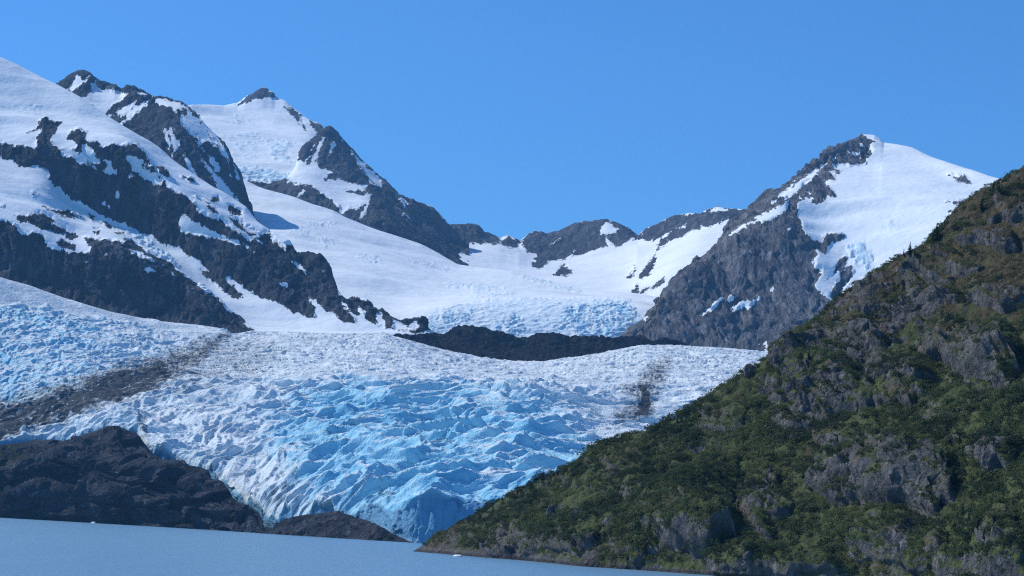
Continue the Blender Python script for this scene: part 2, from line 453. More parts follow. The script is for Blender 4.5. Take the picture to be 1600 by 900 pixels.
# -- dark pyramid in front of it
ridge_J2 = [(330,300,4800),(380,288,4850),(387,284,4850),(420,288,4850),(450,284,4900),(462,262,5000),(466,246,5050),(475,232,5100),(488,222,5150),(500,210,5200),(507,203,5250),(515,199,5250),(520,203,5240),(530,215,5220),(550,235,5200),(562,250,5180),(580,267,5150),(597,282,5100),(612,296,5080),(625,306,5060),(635,312,5050),(650,317,5050),(662,321,5060),(675,325,5080),(692,342,5100),(720,372,5150)]
lines = [[(330,350,4400),(430,345,4400),(540,380,4380),(640,415,4400),(720,440,4500)],
         [(330,325,4500),(430,318,4520),(540,348,4450),(600,350,4460),(640,378,4480),(680,400,4550),(720,420,4650)],
         [(330,312,4650),(430,300,4700),(480,292,4680),(540,310,4700),(580,305,4720),(640,345,4760),(690,380,4850),(720,400,4900)],
         [(330,305,4720),(430,292,4780),(466,268,4800),(500,255,4900),(540,262,4950),(580,285,4960),(640,328,4950),(690,362,5000),(720,385,5050)],
         ridge_J2, back(ridge_J2, 300, 200)]
ops_J2 = [(1,[(450,245),(465,233),(467,251),(475,251),(485,240),(490,225),(493,227),(478,257),(482,259),(498,222),(505,213),(508,216),(500,235),(495,252),(500,260),(520,270),(505,280),(532,279),(542,285),(575,290),(565,300),(537,297),(560,306),(582,300),(575,317),(557,327),(545,324),(532,337),(530,325),(507,305),(485,290),(465,289),(450,285)]),
    (1,[(529,214),(540,225),(562,248),(595,279),(599,297),(580,285),(567,267),(550,242)]),
    (1,[(522,221),(524,224),(517,240),(512,242),(518,226)]),
    (1,[(577,305),(579,309),(575,327),(562,345),(563,334)]), (1,[(621,303),(637,320),(634,325),(627,316)]),
    (1,[(620,322),(641,342),(637,344),(630,337)]), (1,[(457,311),(472,297),(475,299),(462,312)])]
build_mountain('mountain', 'dark triangular rock pyramid in front of the snow peak with snow strips on it', lines, (330,720), 1.6, (20,50,45,70,16), -20, ops_J2, rock_far, 22, 60, 5, crest=4, seed=7.7, tooth=5)

# -- left back rocky ridge
ridge_L2 = [(-150,240,4100),(0,195,4200),(60,160,4300),(94,133,4350),(107,123,4350),(122,113,4350),(131,112,4350),(140,115,4350),(147,123,4340),(158,130,4330),(170,134,4320),(180,136,4310),(188,144,4300),(194,141,4300),(199,136,4300),(206,140,4280),(212,142,4270),(230,149,4250),(242,153,4240),(260,155,4220),(282,161,4200),(290,166,4180),(300,176,4160),(312,188,4130),(325,202,4100),(338,214,4070),(350,224,4040),(362,252,4010),(377,272,3980),(380,284,3965),(383,296,3945),(386,314,3925),(392,342,3890),(402,372,3860),(420,400,3840)]
lines = [[(-150,400,3650),(100,240,3700),(200,270,3650),(300,325,3600),(380,380,3600),(420,410,3600)],
         [(-150,360,3750),(100,205,3820),(200,240,3780),(300,305,3700),(350,332,3700),(385,356,3700),(420,404,3700)],
         [(-150,300,3900),(60,190,4050),(125,165,4080),(165,185,4050),(200,195,4000),(270,210,3900),(310,245,3880),(350,285,3870),(385,325,3850),(420,398,3780)],
         ridge_L2, back(ridge_L2, 300, 220)]
ops_L2 = [(1,[(125,154),(150,139),(165,138),(182,141),(197,147),(192,154),(175,167),(165,181),(150,172)]),
    (1,[(106,141),(120,121),(125,120),(127,126),(140,119),(130,131),(112,145)]), (1,[(142,132),(150,125),(151,140),(144,142)]),
    (1,[(170,182),(185,172),(212,157),(205,170),(237,154),(215,175),(190,197),(185,195),(200,180)]),
    (1,[(265,195),(271,200),(277,220),(287,210),(275,232),(267,247),(272,230),(262,207)]),
    (1,[(238,152),(260,155),(290,163),(297,172),(312,190),(332,215),(350,240),(352,245),(332,225),(325,220),(312,222),(305,210),(310,230),(335,245),(347,270),(335,265),(320,235),(297,210),(282,192),(280,182),(295,180),(287,170),(270,177),(266,168),(250,163),(243,160)]),
    (1,[(297,220),(312,240),(325,260),(349,284),(334,274),(317,252)]), (1,[(337,292),(346,290),(341,302)]), (1,[(330,268),(345,280),(366,303),(386,334),(380,336),(358,314),(340,294)]), (1,[(308,176),(318,186),(338,210),(352,236),(358,252),(350,246),(334,218),(316,198)]), (1,[(255,200),(262,206),(268,222),(264,236),(258,218)]), (1,[(286,236),(294,250),(306,270),(312,284),(302,274),(290,254)]), (1,[(364,256),(372,272),(378,284),(370,280)]), (1,[(357,270),(364,276),(360,277)]),
    (1,[(213,141),(230,147),(228,150),(215,146)])]
build_mountain('mountain', 'jagged dark rock ridge with white snow gullies behind the left snow slope', lines, (-150,420), 1.6, (16,60,70,16), -20, ops_L2, rock_mid, 22, 55, 4, crest=3, seed=11.4, tooth=6)

# -- the upper glacier and its snow dome
crest_G = [(300,268,4700),(350,275,4700),(385,288,4650),(402,296,4600),(430,305,4550),(460,312,4500),(490,322,4450),(520,332,4420),(537,341,4400),(575,357,4380),(625,375,4350),(655,386,4330),(685,400,4300),(717,417,4230),(740,421,4180),(800,427,4100),(837,437,4030),(862,442,4000),(900,450,3950),(950,457,3900),(990,463,3880),(1020,470,3850),(1060,470,3800),(1120,480,3750)]
lines = [[(300,580,2950),(620,556,2950),(700,560,3000),(850,556,3000),(980,552,3000),(1120,560,3000)],
         [(300,560,3000),(620,530,3010),(700,528,3030),(850,532,3030),(980,533,3030),(1120,560,3020)],
         [(300,520,3080),(500,505,3100),(620,505,3110),(650,495,3120),(700,486,3130),(800,478,3150),(900,473,3160),(980,474,3160),(1010,480,3150),(1120,520,3100)],
         [(300,420,3500),(460,400,3500),(560,425,3450),(700,448,3500),(800,456,3450),(900,464,3450),(980,469,3420),(1120,500,3350)],
         [(300,330,4200),(400,325,4200),(460,340,4100),(560,378,4000),(700,425,3900),(800,440,3800),(900,456,3700),(980,466,3640),(1120,485,3550)],
         crest_G, back(crest_G, 300, 60)]
def crack(x0, y0, x1, y1, w=1.6):
    return [(x0, y0), ((x0 + x1) / 2, (y0 + y1) / 2 - w), (x1, y1), ((x0 + x1) / 2, (y0 + y1) / 2 + w)]
ice_G = [(crack(*c), 0.9) for c in [(640,408,700,422,2),(815,432,870,444,2),(860,445,905,455,2),(700,446,800,452,1.5),(740,466,800,458,1.5),(760,474,900,470,1.5),(900,472,985,474,1.5),(705,484,800,480,1.5),(480,352,520,350,1.2),(500,376,525,374,1.5),(450,362,478,366,1.5),(665,412,680,414,1.2),(560,402,600,412,1.2),(840,486,900,484,1.5),(830,496,880,494,1.5),(820,506,878,504,1.5)]] + [([(660,500),(700,484),(740,476),(820,472),(880,470),(950,468),(985,472),(992,490),(1000,505),(996,532),(960,536),(900,530),(860,520),(800,528),(740,526),(680,526),(662,520)],0.42),
    ([(875,500),(890,482),(930,475),(975,474),(988,484),(994,500),(985,520),(975,532),(930,532),(895,524),(878,515)],1.0),
    ([(664,508),(690,492),(740,488),(735,500),(700,515),(672,524)],0.85),([(770,505),(800,490),(815,500),(825,518),(790,526),(765,520)],0.8),
    ([(735,450),(760,446),(778,452),(760,458),(738,456)],0.5),([(445,360),(462,356),(478,362),(480,374),(462,368)],0.4),([(500,378),(520,374),(525,380),(508,386)],0.4)]
ops_G = [(-1,[(690,442),(702,440),(706,444)])]
build_mountain('upper_glacier', 'smooth white upper snowfield with a broken blue icefall at its lower edge', lines, (300,1120), 1.4, (10,90,90,80,70,12), 20, [], rock_far, 8, 60, 7, crest=5, ice_polys=ice_G, seed=15.1, ice_amp=5.0, ice_cell=11, cat='snowfield')

# -- right mountain
ridge_R = [(930,560,3000),(985,520,3020),(1002,502,3045),(1032,472,3120),(1050,445,3180),(1062,427,3240),(1090,405,3320),(1110,391,3370),(1127,371,3430),(1142,352,3490),(1155,340,3530),(1169,330,3560),(1184,320,3580),(1206,302,3610),(1222,291,3630),(1234,283,3650),(1250,272,3690),(1262,264,3720),(1287,248,3800),(1312,230,3890),(1326,222,3940),(1340,216,3980),(1352,213,4000),(1366,214,4010),(1375,221,4005),(1380,228,4000),(1400,232,3985),(1428,241,3940),(1459,253,3870),(1491,262,3800),(1519,271,3740),(1544,280,3690),(1566,284,3650),(1620,305,3560),(1780,350,3380)]
lines = [[(930,580,2900),(1000,560,2900),(1100,575,2900),(1200,585,2900),(1400,590,2880),(1780,590,2850)],
         [(930,572,2950),(1000,524,2990),(1050,520,3000),(1100,530,3000),(1200,540,3010),(1300,540,3000),(1400,540,2990),(1780,540,2900)],
         [(930,568,2960),(1000,512,3010),(1032,490,3060),(1070,465,3110),(1120,460,3130),(1180,470,3140),(1240,470,3140),(1290,480,3120),(1320,490,3110),(1400,500,3080),(1780,500,2960)],
         [(930,566,2970),(1000,507,3030),(1034,478,3090),(1064,436,3170),(1092,412,3230),(1130,382,3280),(1160,364,3310),(1200,345,3340),(1232,330,3360),(1255,365,3310),(1280,405,3265),(1310,440,3230),(1330,440,3240),(1400,460,3180),(1780,460,3000)],
         [(930,564,2980),(1000,504,3040),(1034,475,3105),(1064,430,3210),(1092,407,3280),(1130,375,3360),(1160,348,3410),(1200,318,3450),(1240,300,3500),(1270,305,3490),(1310,320,3450),(1400,330,3400),(1500,335,3340),(1780,400,3150)],
         [(930,562,2990),(1000,503,3043),(1034,473,3112),(1064,428,3230),(1092,406,3305),(1130,372,3410),(1160,340,3490),(1200,309,3540),(1260,270,3650),(1310,250,3750),(1350,250,3790),(1400,255,3770),(1450,272,3690),(1500,290,3590),(1566,300,3510),(1780,370,3250)],
         ridge_R, back(ridge_R, 350, 200)]
ops_R = [(1,[(1303,253),(1330,258),(1352,256),(1354,247),(1362,240),(1357,228),(1364,222),(1356,216),(1348,211),(1352,195),(1376,195),(1400,205),(1440,212),(1500,235),(1600,260),(1790,300),(1790,490),(1330,490),(1312,455),(1300,470),(1272,450),(1272,444),(1284,424),(1273,417),(1269,408),(1278,399),(1272,389),(1290,395),(1294,380),(1319,371),(1300,369),(1287,380),(1272,377),(1259,367),(1253,358),(1253,346),(1244,338),(1247,330),(1241,317),(1256,312),(1275,317),(1290,317),(1287,306),(1306,306),(1287,283),(1306,281),(1294,267),(1322,272),(1303,261)]),
    (-1,[(1294,436),(1315,405),(1322,403),(1319,417),(1303,430)]), (-1,[(1298,458),(1315,427),(1331,414),(1334,427),(1319,447),(1308,470),(1295,470)]),
    (-1,[(1286,368),(1300,365),(1320,368),(1318,371),(1304,372),(1294,382),(1291,396),(1280,392),(1286,380)]),
    (-1,[(1480,271),(1490,275),(1506,274),(1517,286),(1500,285),(1490,280)]), (-1,[(1478,316),(1486,314),(1519,312),(1515,316),(1494,318)]),
    (-1,[(1322,228),(1340,216),(1352,222),(1356,232),(1345,236),(1356,254),(1338,256),(1306,253),(1312,243)]),
    (1,[(1322,238),(1344,236),(1347,247),(1338,243),(1325,241)]), (1,[(1339,224),(1350,225),(1354,230),(1346,228)]),
    (1,[(1294,253),(1272,277),(1250,296),(1225,314),(1222,306),(1247,283),(1275,262)]), (1,[(1203,318),(1231,292),(1247,279),(1234,297),(1212,315)]),
    (1,[(1136,369),(1162,350),(1194,333),(1231,315),(1228,327),(1203,346),(1169,352),(1150,364)]),
    (1,[(1228,358),(1237,355),(1232,364)]), (1,[(1256,297),(1275,300),(1266,303)]), (1,[(1247,308),(1270,309),(1269,317),(1258,313)]), (1,[(1300,247),(1306,247),(1302,252)]),
    (1,[(1092,495),(1130,464),(1126,472),(1101,493)]), (1,[(1135,470),(1140,462),(1150,464),(1140,471)]),
    (1,[(1147,480),(1155,472),(1175,470),(1192,460),(1182,472),(1167,484),(1162,479),(1150,486)]), (1,[(1200,455),(1214,443),(1206,455)]), (1,[(1128,502),(1150,484),(1148,488),(1131,503)]),
    (1,[(1186,538),(1200,531),(1198,538)]), (1,[(1191,549),(1200,537),(1206,546),(1200,556)]), (1,[(1000,502),(1012,492),(1024,482),(1018,490),(1006,503)]), (1,[(1174,359),(1178,358),(1176,363)])]
ice_R = [([(1322,388),(1332,382),(1350,385),(1360,400),(1362,420),(1345,425),(1330,410)],0.9), ([(1385,345),(1405,350),(1400,362),(1388,356)],0.3)]
build_mountain('mountain', 'right hand mountain with a grey rock wall and a broad smooth snow summit', lines, (930,1780), 1.7, (10,55,55,50,45,50,14), -20, ops_R, rock_grey, 27, 70, 9, crest=6, ice_polys=ice_R, seed=21.9, ice_amp=8, ice_cell=22, tooth=5)

# -- the big left mountain, spur of rock below and snow slope above
ridge_K = [(-200,-20,3650),(-100,38,3580),(0,92,3500),(25,102,3490),(50,115,3470),(75,127,3450),(92,135,3430),(125,154,3400),(150,172,3370),(165,182,3350),(190,199,3330),(225,220,3300),(250,237,3280),(275,255,3250),(305,275,3220),(342,300,3190),(360,312,3170),(382,325,3150),(400,347,3130),(412,360,3110),(430,372,3090),(457,386,3060),(462,396,3050),(488,398,3040),(500,401,3035),(511,412,3030),(516,435,3020),(522,458,3000),(532,466,2980),(545,469,2970),(553,466,2965),(563,474,2960),(572,482,2955),(576,492,2950),(586,487,2945),(596,482,2940),(604,488,2935),(611,494,2930),(618,504,2925),(635,505,2920),(652,498,2910),(662,499,2905),(667,515,2900),(720,540,2890)]
lines = [[(-200,400,2720),(0,455,2720),(100,490,2720),(225,522,2720),(352,538,2720),(397,540,2720),(520,545,2720),(640,545,2720),(720,548,2720)],
         [(-200,365,2780),(0,425,2785),(100,455,2785),(225,490,2770),(352,512,2750),(397,520,2740),(450,522,2740),(520,525,2740),(640,521,2750),(720,542,2760)],
         [(-200,280,2860),(0,347,2850),(60,372,2840),(110,398,2828),(180,392,2830),(250,425,2815),(300,462,2800),(350,492,2790),(395,514,2765),(450,515,2780),(520,518,2780),(640,518,2780),(720,542,2780)],
         [(-200,180,3175),(0,250,3118),(75,268,3100),(108,312,3088),(200,350,3075),(260,385,3030),(330,435,2960),(400,465,2905),(440,485,2868),(490,500,2838),(560,506,2812),(640,514,2810),(720,541,2800)],
         [(-200,150,3230),(0,222,3170),(60,225,3150),(100,238,3140),(170,226,3130),(215,229,3120),(250,270,3080),(290,312,3040),(340,350,3010),(400,395,2970),(450,435,2930),(490,465,2900),(560,490,2860),(640,511,2840),(720,541,2830)],
         [(-200,60,3400),(0,155,3330),(60,170,3310),(125,185,3270),(200,212,3220),(250,250,3190),(300,285,3150),(342,318,3110),(400,368,3060),(457,405,3000),(500,420,2980),(530,470,2930),(590,490,2900),(640,509,2880),(720,540.5,2860)],
         ridge_K, back(ridge_K, 250, 180)]
ops_K = [(-1,[(-210,150),(0,222),(22,230),(32,227),(55,232),(59,215),(65,200),(45,207),(60,202),(62,190),(72,184),(85,192),(97,190),(85,207),(77,220),(92,232),(110,234),(120,230),(116,222),(105,217),(112,207),(122,202),(135,207),(132,220),(150,222),(160,230),(175,225),(195,226),(207,224),(220,232),(227,242),(237,257),(255,283),(262,290),(275,302),(285,303),(300,315),(310,332),(332,342),(350,347),(360,357),(375,367),(390,378),(400,372),(412,366),(420,366),(430,380),(440,390),(452,384),(460,380),(470,392),(510,392),(530,430),(530,460),(580,470),(620,480),(670,485),(675,516),(650,520),(607,512),(585,506),(562,495),(542,485),(557,505),(540,502),(525,490),(512,485),(495,470),(482,465),(491,482),(492,497),(480,497),(472,492),(450,485),(435,472),(420,470),(407,465),(382,450),(367,437),(350,430),(352,438),(379,460),(379,465),(370,467),(350,455),(334,440),(316,428),(316,424),(330,426),(315,412),(312,405),(290,397),(277,385),(270,387),(250,377),(237,367),(222,365),(205,355),(180,346),(160,336),(135,322),(110,310),(102,300),(95,292),(87,290),(75,280),(80,275),(75,265),(55,259),(47,265),(30,261),(20,250),(0,246),(-210,180)]),
    (1,[(95,235),(110,234),(130,242),(140,255),(152,265),(135,257),(125,255),(110,244),(97,244)]),
    (1,[(127,226),(135,225),(145,235),(155,255),(140,254),(132,242)]), (1,[(162,250),(172,250),(177,260),(186,265),(185,275),(172,275),(160,266),(172,260)]),
    (1,[(197,245),(207,243),(225,250),(240,268),(255,283),(247,290),(235,283),(215,274),(207,268),(202,255)]),
    (1,[(287,336),(312,350),(335,362),(360,372),(375,375),(382,384),(360,380),(332,370),(300,366),(284,362),(281,350)]),
    (1,[(181,299),(186,298),(185,310),(180,312)]), (1,[(159,314),(165,312),(172,322),(170,325),(158,320)]), (1,[(197,275),(205,269),(210,272),(200,279)]),
    (1,[(455,407),(470,415),(487,430),(475,426),(460,415)]), (1,[(435,442),(445,440),(451,445),(450,449),(440,447)]), (1,[(499,423),(506,423),(505,426),(500,426)]),
    (1,[(385,367),(400,372),(412,380),(402,378)]), (1,[(390,350),(400,358),(408,362),(398,362)]), (1,[(440,386),(448,388),(452,394),(444,394)]), (1,[(366,372),(380,380),(398,394),(386,388)]),
    (1,[(634,507),(650,502),(656,512),(648,516),(640,514)]), (1,[(560,480),(571,488),(572,502),(562,496)]), (1,[(584,494),(598,486),(602,508),(590,510)]), (1,[(612,499),(632,506),(640,518),(616,515)]), (1,[(533,470),(541,474),(546,486),(538,482)]),
    (-1,[(-210,270),(0,345),(15,347),(25,357),(32,367),(47,369),(50,364),(65,367),(72,380),(75,386),(87,390),(100,391),(110,397),(120,396),(140,395),(142,390),(135,380),(130,372),(135,370),(145,375),(170,375),(175,385),(180,375),(192,380),(195,372),(215,382),(225,390),(240,400),(255,405),(270,415),(287,430),(312,447),(332,462),(345,472),(357,485),(377,497),(385,510),(400,517),(402,545),(-210,545)]),
    (1,[(202,391),(217,392),(235,402),(255,416),(237,410),(220,400)]), (1,[(222,422),(232,416),(246,422),(232,426)]), (1,[(162,395),(172,394),(180,397),(175,400),(165,400)]), (1,[(132,408),(138,407),(137,412)]),
    (1,[(269,427),(276,432),(274,434)]), (1,[(290,444),(304,450),(302,452)]),
    (-1,[(21,337),(50,337),(60,332),(72,337),(82,345),(80,355),(75,360),(62,357),(50,350),(32,345)]), (-1,[(67,322),(85,327),(105,330),(120,335),(132,341),(117,340),(100,337),(82,332)]),
    (-1,[(82,351),(102,360),(107,365),(92,366),(77,360)]), (-1,[(87,377),(95,374),(117,385),(116,390),(92,386)]), (-1,[(140,330),(147,340),(145,344),(137,335)]), (-1,[(160,345),(180,357),(175,357),(162,350)]),
    (-1,[(102,366),(115,364),(120,370),(114,376),(103,371)]), (-1,[(146,363),(156,362),(154,365)]), (-1,[(0,320),(8,322),(4,326)]), (-1,[(49,302),(54,300),(57,306),(50,306)]),
    (-1,[(180,364),(190,362),(196,368),(185,367)]), (-1,[(222,257),(237,257),(250,270),(240,271),(227,265)]), (-1,[(242,259),(252,260),(266,270),(262,277),(250,270)]), (-1,[(285,275),(300,278),(305,286),(294,282)]),
    (-1,[(317,310),(327,320),(342,332),(335,332),(322,318)]), (-1,[(352,322),(362,322),(377,330),(378,338),(365,335)]), (-1,[(355,338),(375,348),(390,362),(397,367),(388,368),(372,355)]), (-1,[(300,307),(308,309),(305,313)]), (-1,[(330,312),(340,310),(344,315),(334,315)])]
ice_K = [([(190,356),(205,356),(225,370),(242,384),(262,400),(275,415),(262,415),(240,395),(215,375)],0.9), ([(20,170),(60,165),(68,176),(40,178)],0.35)]
build_mountain('mountain', 'big left mountain with dark cliffs under a long bright snow slope', lines, (-200,720), 1.6, (8,70,60,70,50,70,14), 20, ops_K, rock_mid, 20, 50, 8, crest=6, ice_polys=ice_K, seed=31.2, ice_amp=6, ice_cell=16, tooth=4)

# ------------------------------------------------------------------ the glacier
def glacier_material():
    s = NT('glacier_ice')
    n1 = s.noise(38, 5, 0.6); n2 = s.noise(7, 4, 0.65); n3 = s.noise(2.2, 3, 0.6); nv = s.noise(16, 6, 0.72, (1, 0.6, 1), 1.0)
    blue = s.attr('ice')
    b = s.step(s.math('ADD', blue, s.math('MULTIPLY', s.math('SUBTRACT', n2, 0.5), 0.7)), 0.08, 0.80)
    firn = s.mix(s.step(n1, 0.4, 0.65), (0.74, 0.79, 0.815), (0.54, 0.61, 0.66))
    iceb = s.mix(s.step(n1, 0.35, 0.65), (0.19, 0.48, 0.67), (0.37, 0.65, 0.785))
    iceb = s.mix(s.attr('dense'), iceb, s.mix(n2, (0.10, 0.26, 0.42), (0.20, 0.40, 0.56)))  # deeper calved-ice blue on the front cliff, with its shade put into the colour
    col = s.mix(b, firn, iceb)
    speck = s.math('MULTIPLY', s.step(nv, 0.55, 0.70), s.attr('grime'))
    col = s.mix(s.math('MULTIPLY', speck, 0.75), col, (0.25, 0.235, 0.235))
    e = s.math('ADD', s.attr('dirt'), s.math('MULTIPLY', s.math('SUBTRACT', n2, 0.5), 1.1))
    e = s.math('ADD', e, s.math('MULTIPLY', s.math('SUBTRACT', n3, 0.5), 0.9))
    f = s.step(e, 0.16, 0.70)
    grit = s.mix(s.step(n2, 0.4, 0.7), (0.014, 0.014, 0.016), (0.046, 0.045, 0.047))
    col = s.mix(s.math('MULTIPLY', f, 0.95), col, grit)
    h = s.math('ADD', s.math('MULTIPLY', n2, 3.2), s.math('MULTIPLY', n3, 1.1))
    return s.done(col, s.math('ADD', 0.6, s.math('MULTIPLY', f, 0.4)), s.bump(h, 1.0, 0.8), 0.06)

top_D = [(-200,355,2700),(0,431,2700),(45,444,2700),(100,464,2700),(175,486,2700),(225,498,2700),(300,507,2700),(340,513,2690),(354,517,2680),(362,524,2670),(378,522,2690),(397,519,2700),(450,521,2700),(520,524,2700),(600,523,2700),(650,538,2700),(700,552,2700),(780,566,2700),(850,568,2700),(930,556,2700),(1000,543,2700),(1050,542,2700),(1100,545,2700),(1150,548,2700),(1200,553,2700),(1300,565,2700)]
lines = [[(-200,840,1990),(0,812,2000),(120,816,1960),(220,820,1900),(300,824,1820),(380,832,1720),(430,838,1640),(520,845,1560),(560,848,1510),(600,852,1435),(640,855,1408),(760,858,1395),(900,866,1400),(1100,880,1450),(1300,890,1500)],
         [(-200,730,2010),(0,697,2020),(60,684,2020),(120,672,1990),(170,663,1960),(215,668,1930),(228,700,1880),(300,722,1840),(345,745,1790),(380,780,1730),(405,796,1685),(450,802,1610),(500,800,1560),(545,799,1525),(590,794,1480),(612,800,1445),(640,797,1422),(660,790,1415),(680,783,1412),(786,781,1410),(900,784,1415),(1100,790,1480),(1300,800,1520)],
         [(-200,700,2080),(0,676,2080),(100,645,2080),(200,640,2060),(260,665,1960),(330,690,1890),(400,720,1810),(470,735,1690),(600,735,1590),(700,730,1560),(850,725,1560),(1100,720,1620),(1300,720,1660)],
         [(-200,640,2200),(0,640,2200),(100,605,2220),(200,590,2230),(270,605,2160),(350,630,2040),(450,650,1950),(600,655,1850),(750,655,1800),(900,660,1790),(1100,660,1840),(1300,670,1880)],
         [(-200,540,2400),(0,560,2400),(100,545,2420),(200,548,2420),(280,565,2380),(350,580,2280),(450,597,2150),(600,600,2080),(750,605,2040),(900,618,2020),(1000,622,2040),(1100,615,2080),(1300,620,2100)],
         [(-200,430,2600),(0,480,2590),(100,492,2590),(200,508,2590),(280,525,2580),(350,535,2560),(450,550,2440),(600,556,2400),(750,580,2380),(850,585,2370),(1000,572,2400),(1100,575,2420),(1300,590,2440)],
         top_D, back(top_D, 320, 45)]
P, S = loft(lines, (-200,1300), 1.35, (70,150,180,170,130,90,14))
px, py = project(P)
X = P[..., 0]; Y = P[..., 1]; Z = P[..., 2]
jx = 6 * p2(px / 22, py / 14) + 3 * p2(px / 8, py / 6); jy = 5 * p2(px / 22 + 50, py / 14) + 2.5 * p2(px / 8 + 9, py / 6)
QX, QY = px + jx, py + jy
left_lobe = soft(QX, QY, [(-220,420),(0,478),(60,486),(120,492),(200,508),(300,525),(345,530),(330,545),(290,585),(260,600),(200,590),(120,600),(0,640),(-220,680)], 12)
smooth_top = soft(px, py, [(-220,300),(0,425),(100,460),(225,495),(345,512),(338,518),(230,508),(100,485),(0,470),(-220,420)], 6)
mor0 = soft(QX * 0.6 + px * 0.4, QY, [(-220,640),(0,628),(60,612),(120,594),(170,574),(230,560),(300,545),(330,530),(352,519),(362,524),(340,550),(300,580),(262,606),(187,630),(120,650),(40,680),(0,696),(-220,720)], 14)
mor = soft(QX, QY, [(-220,660),(0,644),(30,634),(75,618),(120,602),(160,584),(200,576),(225,575),(245,562),(265,572),(272,590),(262,606),(225,618),(187,630),(150,640),(120,650),(80,664),(40,680),(0,696),(-220,720)], 12)
fan = soft(px, py, [(120,640),(270,600),(420,610),(520,640),(480,700),(440,770),(380,800),(180,760)], 28)
upper = sstep(608, 582, py + 7 * p2(px / 40, py / 20) - 0.02 * np.clip(px - 700, 0, 999)) * sstep(240, 330, px)
main = np.clip(1 - upper - 0.0 * left_lobe, 0, 1)

wx = 14 * fbm2(X / 90, Y / 90, 2); wy = 14 * fbm2(X / 90 + 31, Y / 90, 2)
big = ridge2((X + 1.6 * wx) / 118, (Y + 1.3 * wy + 0.15 * X - 0.0003 * X * X) / 54, 5, 0.42, sharp=1.45)
med = ridge2((X + wx) / 52 + 7, (Y + wy + 0.1 * X) / 23, 3, 0.5, sharp=1.3)
th = math.radians(54)
Ux = (X * math.cos(th) + Y * math.sin(th) + 2 * wx) / 72; Vx = (-X * math.sin(th) + Y * math.cos(th) + 1.6 * wy) / 34
lon = ridge2(Ux, Vx, 4, 0.5, sharp=1.5)
sml = ridge2((X + wx) / 34, (Y + wy + 0.2 * X) / 22, 4, 0.55, sharp=1.3)
lob = ridge2((X + wx) / 34 + 3, (Y + wy) / 40, 4, 0.55, sharp=1.5)
cutA = sstep(0.11, 0.0, np.abs(p2((X + 2 * wx) / 55, (Y + wy + 0.2 * X) / 21 + 3.3)))
cutB = sstep(0.10, 0.0, np.abs(p2((X + wx) / 26 + 8, (Y + wy - 0.1 * X) / 30)))
h_main = (1 - fan) * (20.0 * big + 6.0 * med - 2.2 * cutA) * (1 - 0.45 * sstep(820, 980, px)) + fan * (8.0 * lon + 9.0 * big + 3.0 * med)
h_up = 5.0 * sml + 1.5 * med - 4.5 * cutA
h_lobe = 6.5 * lob + 3.0 * sml - 1.5 * cutB
h = main * h_main + upper * h_up
h = h * (1 - left_lobe) + left_lobe * h_lobe
h = h * (1 - 0.9 * smooth_top) * (1 - 0.55 * mor)
mean = 9.5 * main * (1 - 0.3 * fan) + 3.2 * upper
edge = sstep(0.35, 1.0, S) * (1 - 0.75 * sstep(5.55, 6.0, S))
hh = (h - mean * (1 - 0.6 * left_lobe)) * edge
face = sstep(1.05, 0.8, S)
n = normals(P)
crag = (facets((X + 4 * fbm2(X / 20, Z / 20, 2)) / 11, Z / 30, 3) * 3.6 + facets(X / 5, Z / 9, 9) * 1.3) * face * sstep(0, 0.3, S)
P2 = P.copy()
P2[..., 2] += hh
P2[..., 1] -= 0.65 * hh * (1 - face) * (1 - 0.5 * upper)
P2 += n * crag[..., None]
P2[..., 2] += mor * (3 + 5 * fbm2(X / 60, Y / 60, 3) + 4.0 * ridge2((X + wx) / 18, (Y + wy) / 26, 3, 0.6))
n2 = normals(P2)
tilt = sstep(0.93, 0.62, n2[..., 2])
low = sstep(0.62, 0.25, big) * main
bluezone = soft(px, py, [(430,655),(470,625),(520,608),(700,604),(860,645),(920,700),(900,790),(640,860),(560,830),(520,780),(470,740),(440,700)], 50)
bluezone = np.maximum(bluezone, 0.45 * left_lobe * sstep(330, 40, px))
blue = np.clip((0.15 + 0.85 * tilt + 0.35 * low) * (0.25 + 0.75 * bluezone), 0, 1)
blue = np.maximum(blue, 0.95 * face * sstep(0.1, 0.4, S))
blue = blue * (1 - 0.6 * sstep(0.70, 0.92, big) * (1 - face))
blue = blue * (1 - smooth_top)
rd = soft(QX, QY, [(1000,600),(1013,602),(1019,627),(1012,643),(990,645),(998,624)], 7)
rh = soft(QX, QY, [(960,604),(998,592),(1012,566),(1045,554),(1052,575),(1030,612),(1026,648),(990,660),(950,668),(960,640),(985,620)], 14)
lh = soft(QX, QY, [(-220,620),(0,622),(80,600),(160,572),(250,552),(320,528),(352,517),(366,522),(345,545),(300,590),(250,620),(150,650),(0,700),(-220,730)], 14)
up2 = soft(px, py, [(330,520),(420,520),(440,560),(400,600),(300,620),(260,620),(290,580)], 22)
dirt = np.clip(np.maximum.reduce([0.80 * mor, 0.56 * mor0, 0.95 * rd, 0.48 * rh, 0.46 * lh, 0.33 * up2]), 0, 1) * (1 - 0.9 * smooth_top)
dirt = dirt * (1 - 0.30 * mor * sstep(0.15, 0.55, fbm2(X / 40 + Y / 90, Y / 9 - X / 16, 4, 0.6)))
dirt = np.maximum(dirt, 0.9 * sstep(0.55, 0.2, S) * sstep(580, 500, px))
grime = np.clip(0.30 + 0.75 * upper + 0.5 * up2 + 0.4 * rh, 0, 1) * (1 - smooth_top)
gl = grid_mesh('glacier', P2, {'ice': blue, 'dirt': dirt, 'grime': grime, 'dense': face}, glacier_material())  # 'dense' marks the cliff face, where shade is painted into the ice colour
describe(gl, 'structure', 'wide crevassed blue and white glacier tongue ending in an ice cliff at the lake', 'glacier')

